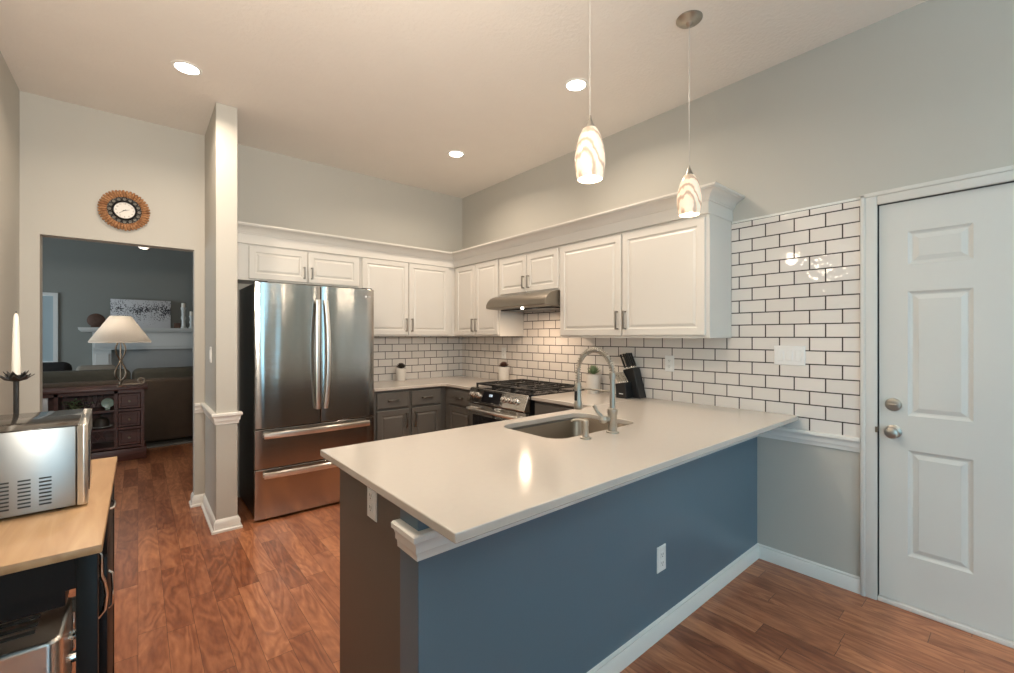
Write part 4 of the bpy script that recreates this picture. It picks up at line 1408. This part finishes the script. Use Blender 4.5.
# toaster on the cart shelf
to = thing('toaster', 'stainless two-slot toaster on the slatted shelf of the cart', 'toaster', (-0.33, 1.665, 0.407))
tx0, tx1, ty0, ty1, tz0, tz1 = -0.50, -0.143, 1.530, 1.775, 0.4075, 0.628
bm = BM(); prism_z(bm, rrect(tx0, tx1, ty0, ty1, 0.028, 5), tz0 + 0.012, tz1)
obj('toaster_shell', bm, 'steel_bright', to, bevel=0.008)
bm = BM(); prism_z(bm, rrect(tx0 + 0.004, tx1 - 0.004, ty0 + 0.004, ty1 - 0.004, 0.026, 5), tz0, tz0 + 0.0125)
obj('toaster_base', bm, 'black_plastic', to)
for y in (1.610, 1.648, 1.690, 1.725):
    bm = BM(); box(bm, tx0 + 0.03, tx1 - 0.055, y - 0.010, y + 0.008, tz1 - 0.001, tz1 + 0.0015)
    obj('bread_slot', bm, 'slot_dark', to, smooth=False)
bm = BM(); box(bm, tx1 - 0.001, tx1 + 0.018, 1.665, 1.70, 0.548, 0.560, bev=0.003)
tube(bm, [(tx1 + 0.006, 1.72, 0.60), (tx1 + 0.006, 1.72, 0.50)], 0.002, 6)
obj('lever', bm, 'chrome', to)
for y in (1.61, 1.73):
    bm = BM(); lathe(bm, (tx1, y, 0.47), [(0.015, 0), (0.013, 0.013)], 16, axis='x'); obj('knob', bm, 'chrome', to)

# candle holder and candle
hx, hy = -0.312, 2.18
ch = thing('candle_holder', 'tall black iron candle holder with a flower shaped drip pan on the cart', 'candle holder', (hx, hy, CZ))
bm = BM(); lathe(bm, (hx, hy, CZ + 0.0004), [(0.050, 0), (0.050, 0.004), (0.030, 0.010), (0.008, 0.014)], 24)
tube(bm, [(hx, hy, CZ + 0.010), (hx, hy, 1.225)], 0.0068, 8)
obj('stem', bm, 'black_iron', ch)
bm = BM()
for ring, (L_, lift, n_) in enumerate(((0.043, 0.022, 8), (0.030, 0.030, 6))):
    for k in range(n_):
        a = 2 * PI * k / n_ + ring * 0.4
        d_ = Vector((math.cos(a), math.sin(a), 0)); s_d = Vector((-d_.y, d_.x, 0)); b0 = Vector((hx, hy, 1.222 + 0.004 * ring))
        outl = [b0 + d_ * 0.004 - s_d * 0.004, b0 + d_ * L_ * 0.55 - s_d * 0.013 + Vector((0, 0, lift * 0.3)), b0 + d_ * L_ + Vector((0, 0, lift)), b0 + d_ * L_ * 0.55 + s_d * 0.013 + Vector((0, 0, lift * 0.3)), b0 + d_ * 0.004 + s_d * 0.004]
        va = [bm.verts.new(p) for p in outl]; vb = [bm.verts.new(p + Vector((0, 0, -0.003))) for p in outl]
        bm.faces.new(va); bm.faces.new(vb[::-1])
        for i in range(5): bm.faces.new((va[i], va[(i + 1) % 5], vb[(i + 1) % 5], vb[i]))
lathe(bm, (hx, hy, 1.218), [(0.004, 0), (0.013, 0.006), (0.015, 0.024), (0.0125, 0.024), (0.0125, 0.010), (0.002, 0.009)], 18)
obj('flower_pan', bm, 'black_iron', ch)
cdl = thing('candle', 'tall ivory taper candle in the black iron holder', 'candle', (hx, hy, 1.229))
bm = BM(); lathe(bm, (hx, hy, 1.2285), [(0.0105, 0), (0.0105, 0.05), (0.0085, 0.15), (0.0065, 0.205), (0.0045, 0.215), (0.0015, 0.219)], 20)
obj('wax', bm, 'candle_wax', cdl)
bm = BM(); tube(bm, [(hx, hy, 1.446), (hx, hy, 1.454)], 0.0012, 6); obj('wick', bm, 'black_plastic', cdl)

# ================================================================ LIVING ROOM
LYB, LX0, LX1, LC = 9.5, -3.5, 4.5, 3.7
bm = BM()
wx0, wx1, wz0, wz1 = -2.5, -0.93, 0.95, 2.03
box(bm, LX0, wx0, LYB, LYB + 0.12, 0, LC); box(bm, wx1, LX1, LYB, LYB + 0.12, 0, LC)
box(bm, wx0, wx1, LYB, LYB + 0.12, 0, wz0); box(bm, wx0, wx1, LYB, LYB + 0.12, wz1, LC)
struct('wall_living_back', bm, 'living_paint', smooth=False)
bm = BM()
box(bm, LX0 - 0.12, LX0, YB + T, 6.1, 0, LC); box(bm, LX0 - 0.12, LX0, 8.5, LYB + 0.12, 0, LC)
box(bm, LX0 - 0.12, LX0, 6.1, 8.5, 0, 0.8); box(bm, LX0 - 0.12, LX0, 6.1, 8.5, 2.4, LC)
struct('wall_living_left', bm, 'living_paint', smooth=False)
bm = BM(); box(bm, LX1, LX1 + 0.12, YB + T, LYB + 0.12, 0, LC)
struct('wall_living_right', bm, 'living_paint', smooth=False)
bm = BM(); box(bm, LX0 - 0.12, LX1 + 0.12, YB + T, LYB + 0.12, LC, LC + 0.1)
struct('ceiling_living', bm, 'ceiling_paint', smooth=False)
bm = BM()
box(bm, LX0 - 0.12, XL - 0.12, YB, YB + T, 0, LC); box(bm, XR + 0.12, LX1 + 0.12, YB, YB + T, 0, LC)
box(bm, XL - 0.12, XR + 0.12, YB + 0.02, YB + T, CEIL + 0.1, LC)
struct('wall_living_front', bm, 'living_paint', smooth=False)
bm = BM(); molding(bm, [(LX0, LYB), (LX1, LYB)], BB); struct('baseboard_living', bm, 'trim_white')
# living room window with its white frame and pale roller blind
bm = BM()
for a, b in ((wx0, wx0 + 0.05), (wx1 - 0.05, wx1)): box(bm, a, b, LYB - 0.03, LYB + 0.06, wz0, wz1)
box(bm, wx0 + 0.05, wx1 - 0.05, LYB - 0.03, LYB + 0.06, wz0, wz0 + 0.05); box(bm, wx0 + 0.05, wx1 - 0.05, LYB - 0.03, LYB + 0.06, wz1 - 0.05, wz1)
w3 = struct('window_3', bm, 'mantel_white')
bm = BM(); box(bm, wx0 + 0.05, wx1 - 0.05, LYB + 0.03, LYB + 0.034, wz0 + 0.05, wz1 - 0.05); obj('glass_pane', bm, 'window_glass', w3, smooth=False)
bm = BM(); box(bm, wx0 + 0.051, wx1 - 0.051, LYB - 0.012, LYB - 0.008, wz0 + 0.051, wz1 - 0.051); obj('roller_blind', bm, 'sky_blind', w3, smooth=False)
bm = BM()
for k in range(2): box(bm, LX0 - 0.09, LX0 + 0.02, 6.1 + k * 2.35, 6.15 + k * 2.35, 0.8, 2.4)
for z in (0.8, 1.58, 2.35): box(bm, LX0 - 0.09, LX0 + 0.02, 6.15, 8.45, z, z + 0.05)
w4 = struct('added_window_4', bm, 'mantel_white')  # unseen window, added to light the living room from the side
bm = BM(); box(bm, LX0 - 0.05, LX0 - 0.046, 6.15, 8.45, 0.85, 2.35); obj('glass_pane', bm, 'window_glass', w4, smooth=False)

# fireplace with white mantel
fp = thing('fireplace', 'white fireplace surround with a wide mantel shelf on the far wall', 'fireplace', (0.35, 9.3, 0))
mz = 1.44
bm = BM(); molding(bm, [(-0.64, 9.5), (-0.64, 9.28), (1.30, 9.28), (1.30, 9.5)][::1], [(-0.0, mz), (0.02, mz), (0.05, mz + 0.035), (0.055, mz + 0.07), (0.0, mz + 0.07)])
box(bm, -0.64, 1.30, 9.28, LYB, mz + 0.001, mz + 0.07)
obj('mantel_shelf', bm, 'mantel_white', fp)
bm = BM()
box(bm, -0.54, 1.10, 9.34, LYB, 1.16, mz)
box(bm, -0.52, 1.08, 9.325, 9.34, 1.20, 1.40)
for x in (-0.54, 0.88): box(bm, x, x + 0.22, 9.34, LYB, 0, 1.16); box(bm, x + 0.03, x + 0.19, 9.325, 9.34, 0.15, 1.10)
obj('surround', bm, 'mantel_white', fp, smooth=False, bevel=0.004)
bm = BM(); box(bm, -0.32, 0.88, 9.42, LYB, 0.75, 1.16); box(bm, -0.32, -0.07, 9.42, LYB, 0, 0.75); box(bm, 0.63, 0.88, 9.42, LYB, 0, 0.75)
obj('tile_facing', bm, 'fire_tile', fp, smooth=False)
bm = BM(); box(bm, -0.07, 0.63, 9.46, LYB, 0, 0.75); obj('firebox', bm, 'black_iron', fp, smooth=False)

MZ = mz + 0.0705
def small(name, label, cat, bmx, m, group=None): return tag(obj(name, bmx, m), label, cat, group)
bm = BM(); box(bm, -0.335, 0.425, 9.395, 9.425, MZ, MZ + 0.46, bev=0.003)
small('canvas_painting', 'wide black and white canvas painting leaning on the mantel', 'painting', bm, 'painting')
bm = BM(); lathe(bm, (-0.50, 9.37, MZ + 0.112), [(0.02, 0.022), (0.085, 0.018), (0.105, 0.006), (0.107, 0), (0.105, -0.006), (0.085, -0.018), (0.02, -0.022)], 28, axis='y')
box(bm, -0.56, -0.44, 9.345, 9.395, MZ, MZ + 0.02)
small('carved_bowl', 'dark round carved wood ornament on the left end of the mantel', 'ornament', bm, 'carved_wood')
for i, (x, h, lb) in enumerate(((0.60, 0.36, 'taller pale turned candlestick at the right end of the mantel'), (0.715, 0.22, 'shorter pale turned candlestick at the far right of the mantel'))):
    r = thing('candlestick', lb, 'candlestick', (x, 9.38, MZ), 'candlesticks on the mantel')
    bm = BM(); lathe(bm, (x, 9.38, MZ), [(0.045, 0), (0.045, 0.015), (0.032, 0.03), (0.026, h * 0.35), (0.038, h * 0.5), (0.026, h * 0.62), (0.030, h * 0.85), (0.04, h * 0.93), (0.04, h)], 20)
    obj('turned_stem', bm, 'plate_white', r)
    bm = BM(); lathe(bm, (x, 9.38, MZ + h), [(0.030, 0), (0.030, 0.07), (0.025, 0.074)], 20); obj('pillar_candle', bm, 'candle_wax', r)
bm = BM(); box(bm, 0.47, 0.56, 9.36, 9.43, MZ, MZ + 0.09, bev=0.004)
small('trinket_box', 'small dark box between the painting and the candlesticks', 'box', bm, 'carved_wood')

# sofa seen from behind
sf = thing('sofa', 'brown upholstered sofa standing behind the dark sideboard, seen from its back', 'sofa', (0.3, 7.4, 0))
bm = BM(); box(bm, -0.95, 1.65, 7.00, 7.22, 0.06, 0.84, bev=0.04, seg=3)
obj('backrest', bm, 'sofa_brown', sf)
bm = BM(); box(bm, -0.94, 1.64, 7.05, 7.92, 0.06, 0.42, bev=0.03, seg=3)
obj('seat_base', bm, 'sofa_brown', sf)
for x in (-1.09, 1.64):
    bm = BM(); box(bm, x, x + 0.2, 7.02, 7.95, 0.05, 0.64, bev=0.05, seg=3); obj('armrest', bm, 'sofa_brown', sf)
for a, b in ((-0.93, -0.07), (-0.06, 0.79), (0.80, 1.63)):
    bm = BM(); box(bm, a, b, 7.16, 7.40, 0.50, 0.965 if a < 0.5 else 0.93, bev=0.07, seg=4); obj('back_cushion', bm, 'sofa_cushion', sf)
    bm = BM(); box(bm, a, b, 7.36, 7.93, 0.42, 0.56, bev=0.04, seg=3); obj('seat_cushion', bm, 'sofa_cushion', sf)
for x in (-1.03, 1.78):
    for y in (7.06, 7.88):
        bm = BM(); lathe(bm, (x, y, 0.0125), [(0.025, 0), (0.03, 0.05)], 12); obj('foot', bm, 'mahogany', sf)
ac = thing('armchair', 'black armchair by the living room window', 'armchair', (-1.0, 8.4, 0))
bm = BM(); box(bm, -1.35, -0.70, 8.45, 8.66, 0.35, 1.02, bev=0.09, seg=4); obj('backrest', bm, 'sofa_dark', ac)
bm = BM(); box(bm, -1.33, -0.72, 8.02, 8.47, 0.08, 0.45, bev=0.04, seg=3); obj('seat', bm, 'sofa_dark', ac)
for x in (-1.47, -0.71):
    bm = BM(); box(bm, x, x + 0.13, 8.02, 8.62, 0.06, 0.66, bev=0.05, seg=3); obj('armrest', bm, 'sofa_dark', ac)
for x in (-1.41, -0.65):
    for y in (8.08, 8.56):
        bm = BM(); lathe(bm, (x, y, 0.0125), [(0.02, 0), (0.025, 0.06)], 10); obj('foot', bm, 'mahogany', ac)
bm = BM(); box(bm, -0.58, -0.20, 7.41, 7.53, 0.562, 1.015, bev=0.055, seg=4)
small('throw_pillow', 'tan throw pillow standing on the sofa behind the lamp', 'pillow', bm, 'pillow_tan')
bm = BM(); box(bm, -1.6, 2.6, 6.93, 9.1, 0.0005, 0.012, bev=0.004)
small('area_rug', 'pale rug under the sofa, its near edge showing below it', 'rug', bm, 'pillow_tan')

# sideboard
SBX0, SBX1, SBY0, SBY1, SBH = -1.35, 0.055, 6.42, 6.82, 0.81
sb = thing('sideboard', 'dark mahogany sideboard with open shelves and small drawers beyond the doorway', 'sideboard', (-0.65, 6.6, 0))
bm = BM(); box(bm, SBX0 - 0.03, SBX1 + 0.03, SBY0 - 0.03, SBY1, SBH - 0.03, SBH, bev=0.004)
obj('sideboard_top', bm, 'mahogany', sb)
colx = [SBX0, -1.02, -0.70, -0.665, -0.235, SBX1]
bm = BM()
box(bm, SBX0, SBX1, SBY1 - 0.02, SBY1 - 0.002, 0.03, SBH - 0.03)
for x in (SBX0, -0.985, -0.66, -0.20, SBX1 - 0.03): box(bm, x, x + 0.03, SBY0, SBY1 - 0.02, 0.0 if x in (SBX0, SBX1 - 0.03) else 0.14, SBH - 0.03)
for z in (0.14, 0.345, 0.545): box(bm, SBX0 + 0.03, SBX1 - 0.03, SBY0 + 0.004, SBY1 - 0.02, z, z + 0.024)
box(bm, SBX0 + 0.03, SBX1 - 0.03, SBY0, SBY0 + 0.02, SBH - 0.065, SBH - 0.03)
obj('carcass', bm, 'mahogany', sb, smooth=False)
bm = BM(); box(bm, SBX0 - 0.02, SBX1 + 0.02, SBY0 - 0.02, SBY1, 0.0, 0.13, bev=0.006); obj('plinth', bm, 'mahogany', sb)
for z0, z1 in ((0.168, 0.341), (0.373, 0.541), (0.573, 0.742)):
    bm = BM(); panel_rings(bm, lambda u, v, h: (u, SBY0 + 0.012 - h, v), -0.166, SBX1 - 0.034, z0 + 0.004, z1 - 0.004, [(0, 0.012), (0.004, 0.016), (0.022, 0.016), (0.027, 0.011)], 0.0)
    dd = obj('drawer', bm, 'mahogany', sb, smooth=False)
    bm = BM(); lathe(bm, (-0.072, SBY0 - 0.002, (z0 + z1) / 2), [(0.008, 0), (0.008, 0.010), (0.014, 0.016), (0.010, 0.022)], 14, axis='y', sgn=-1); obj('knob', bm, 'bronze', dd)
# lattice fronts behind shelf openings
bm = BM()
for z0, z1 in ((0.165, 0.250),):
    for k in range(6):
        xa = -0.63 + 0.06 * k
        tube(bm, [(xa, SBY0 + 0.02, z1), (xa + 0.06, SBY0 + 0.02, z1 + 0.09)], 0.006, 6); tube(bm, [(xa + 0.06, SBY0 + 0.02, z1), (xa, SBY0 + 0.02, z1 + 0.09)], 0.006, 6)
for k in range(5):
    xa = -0.52 + 0.05 * k
    tube(bm, [(xa, SBY1 - 0.03, 0.575), (xa + 0.05, SBY1 - 0.03, 0.74)], 0.006, 6); tube(bm, [(xa + 0.05, SBY1 - 0.03, 0.575), (xa, SBY1 - 0.03, 0.74)], 0.006, 6)
obj('lattice', bm, 'mahogany', sb)
# things in the sideboard
lp = thing('trailing_plant', 'bushy green leafy plant inside the sideboard shelf', 'plant', (-0.52, 6.58, 0.570))
bm = BM(); lathe(bm, (-0.52, 6.58, 0.5695), [(0.05, 0), (0.06, 0.06), (0.055, 0.06), (0.002, 0.055)], 18); obj('pot', bm, 'carved_wood', lp)
bm = BM(); rnd = random.Random(5)
for k in range(150):
    a = rnd.uniform(0, 2 * PI); rr_ = rnd.uniform(0, 0.12)
    p = Vector((-0.52 + 1.1 * rr_ * math.cos(a), 6.52 + 0.5 * rr_ * math.sin(a), 0.62 + rnd.uniform(-0.03, 0.07)))
    d_ = Vector((math.cos(a), -0.6, rnd.uniform(-0.3, 0.8))).normalized(); s_d = d_.cross(Vector((0, 0, 1))).normalized()
    L_ = 0.04; vs = [bm.verts.new(q) for q in (p, p + d_ * L_ * 0.5 + s_d * 0.011, p + d_ * L_, p + d_ * L_ * 0.5 - s_d * 0.011)]
    bm.faces.new(vs)
obj('leaves', bm, 'leaf_green', lp)
bm = BM(); lathe(bm, (-0.255, 6.52, 0.64), [(0.002, 0.006), (0.030, 0.008), (0.052, 0.012), (0.054, 0.006), (0.02, 0)], 24, axis='y', sgn=-1)
box(bm, -0.275, -0.235, 6.52, 6.545, 0.5695, 0.592)
small('display_plate', 'small pale green round plate standing in the sideboard shelf', 'plate', bm, 'plate_green')
cs = thing('cake_stand', 'glass domed dish on the middle shelf of the sideboard', 'dish', (-0.31, 6.56, 0.3695))
bm = BM(); lathe(bm, (-0.31, 6.56, 0.3695), [(0.045, 0), (0.09, 0.010), (0.095, 0.016), (0.002, 0.016)], 24); obj('dish', bm, 'plate_white', cs)
bm = BM(); lathe(bm, (-0.31, 6.56, 0.386), [(0.07, 0), (0.07, 0.05), (0.05, 0.085), (0.01, 0.10), (0.012, 0.12), (0.002, 0.124)], 24); obj('dome', bm, 'leaf_dark', cs)
bm = BM(); box(bm, -0.86, -0.71, 6.50, 6.515, 0.5695, 0.735, bev=0.003)
small('picture_card', 'white and lilac card standing in the left opening of the sideboard', 'card', bm, 'logo_grey')

# lamp on the sideboard
lx, ly, lz = -0.150, 6.60, SBH + 0.0005
tl = thing('table_lamp', 'scrolled wrought iron table lamp with a wide white cone shade', 'lamp', (lx, ly, lz))
bm = BM()
lathe(bm, (lx, ly, lz), [(0.035, 0), (0.035, 0.008), (0.012, 0.02), (0.012, 0.055), (0.006, 0.06)], 18)
for k in range(4):
    a = PI / 4 + k * PI / 2
    def cage(z0, z1, rm, n=12, sh=0.35):
        return [(lx + (0.006 + rm * math.sin(PI * (t ** (1 + sh)))) * math.cos(a), ly + (0.006 + rm * math.sin(PI * (t ** (1 + sh)))) * math.sin(a), z0 + (z1 - z0) * (1 - t)) for t in [i / n for i in range(n + 1)]]
    tube(bm, cage(lz + 0.055, lz + 0.29, 0.06), 0.008, 6)
    tube(bm, cage(lz + 0.29, lz + 0.52, 0.052, sh=-0.1), 0.007, 6)
tube(bm, [(lx, ly, lz + 0.05), (lx, ly, lz + 0.70)], 0.007, 6)
scr = [(lx + 0.01, ly, lz + 0.018), (lx + 0.10, ly, lz + 0.016), (lx + 0.17, ly, lz + 0.018)]
for k in range(18):
    a = -PI / 2 + 2 * PI * k / 18 * 1.05; rr_ = 0.040 - 0.0012 * k
    scr.append((lx + 0.175 + rr_ * math.cos(a), ly, lz + 0.052 + rr_ * math.sin(a)))
tube(bm, scr, 0.009, 6)
obj('iron_base', bm, 'bronze', tl)
bm = BM(); lathe(bm, (lx, ly, lz + 0.490), [(0.265, 0), (0.270, 0.014), (0.098, 0.290), (0.092, 0.300), (0.090, 0.298), (0.096, 0.288), (0.266, 0.013), (0.262, 0.002)], 40, cap=False)
obj('lamp_shade', bm, 'linen_shade', tl)

l = bpy.data.lights.new('lamp_bulb', 'POINT'); l.energy = 6.5; l.color = (1.0, 0.92, 0.84); l.shadow_soft_size = 0.035
o = bpy.data.objects.new('lamp_bulb', l); o.location = (lx, ly, lz + 0.62); C.objects.link(o)

# ceiling fan in the living room
cfx, cfy, cfz = 0.057, 7.2, 2.535
fan = thing('ceiling_fan', 'dark ceiling fan just below the top of the doorway in the living room', 'ceiling fan', (cfx, cfy, LC))
bm = BM(); tube(bm, [(cfx, cfy, LC), (cfx, cfy, cfz + 0.05)], 0.013, 10); obj('downrod', bm, 'bronze', fan)
bm = BM(); lathe(bm, (cfx, cfy, cfz), [(0.05, 0.14), (0.10, 0.12), (0.115, 0.06), (0.10, 0.0), (0.05, -0.02)], 24); obj('motor', bm, 'bronze', fan)
bm = BM(); lathe(bm, (cfx, cfy, cfz), [(0.055, -0.02), (0.06, -0.035), (0.04, -0.055), (0.005, -0.06)], 20); obj('light_bowl', bm, 'white_plastic', fan)
for k in range(5):
    a = 2 * PI * k / 5 + 0.3; d_ = Vector((math.cos(a), math.sin(a), 0)); s_d = Vector((-d_.y, d_.x, 0.15)).normalized(); c_ = Vector((cfx, cfy, cfz + 0.03))
    bm = BM(); q = [c_ + d_ * 0.10 - s_d * 0.03, c_ + d_ * 0.2 - s_d * 0.06, c_ + d_ * 0.60 - s_d * 0.07, c_ + d_ * 0.62, c_ + d_ * 0.60 + s_d * 0.07, c_ + d_ * 0.2 + s_d * 0.06, c_ + d_ * 0.10 + s_d * 0.03]
    va = [bm.verts.new(p) for p in q]; vb = [bm.verts.new(p + Vector((0, 0, 0.007))) for p in q]
    bm.faces.new(va); bm.faces.new(vb[::-1])
    for i in range(7): bm.faces.new((va[i], va[(i + 1) % 7], vb[(i + 1) % 7], vb[i]))
    obj('fan_blade', bm, 'mahogany', fan, smooth=False)

# warm glow: one lamp in the living room ceiling fan light
l = bpy.data.lights.new('fan_light', 'POINT'); l.energy = 4; l.color = WARM; l.shadow_soft_size = 0.08
o = bpy.data.objects.new('fan_light', l); o.location = (cfx, cfy, cfz - 0.13); C.objects.link(o)
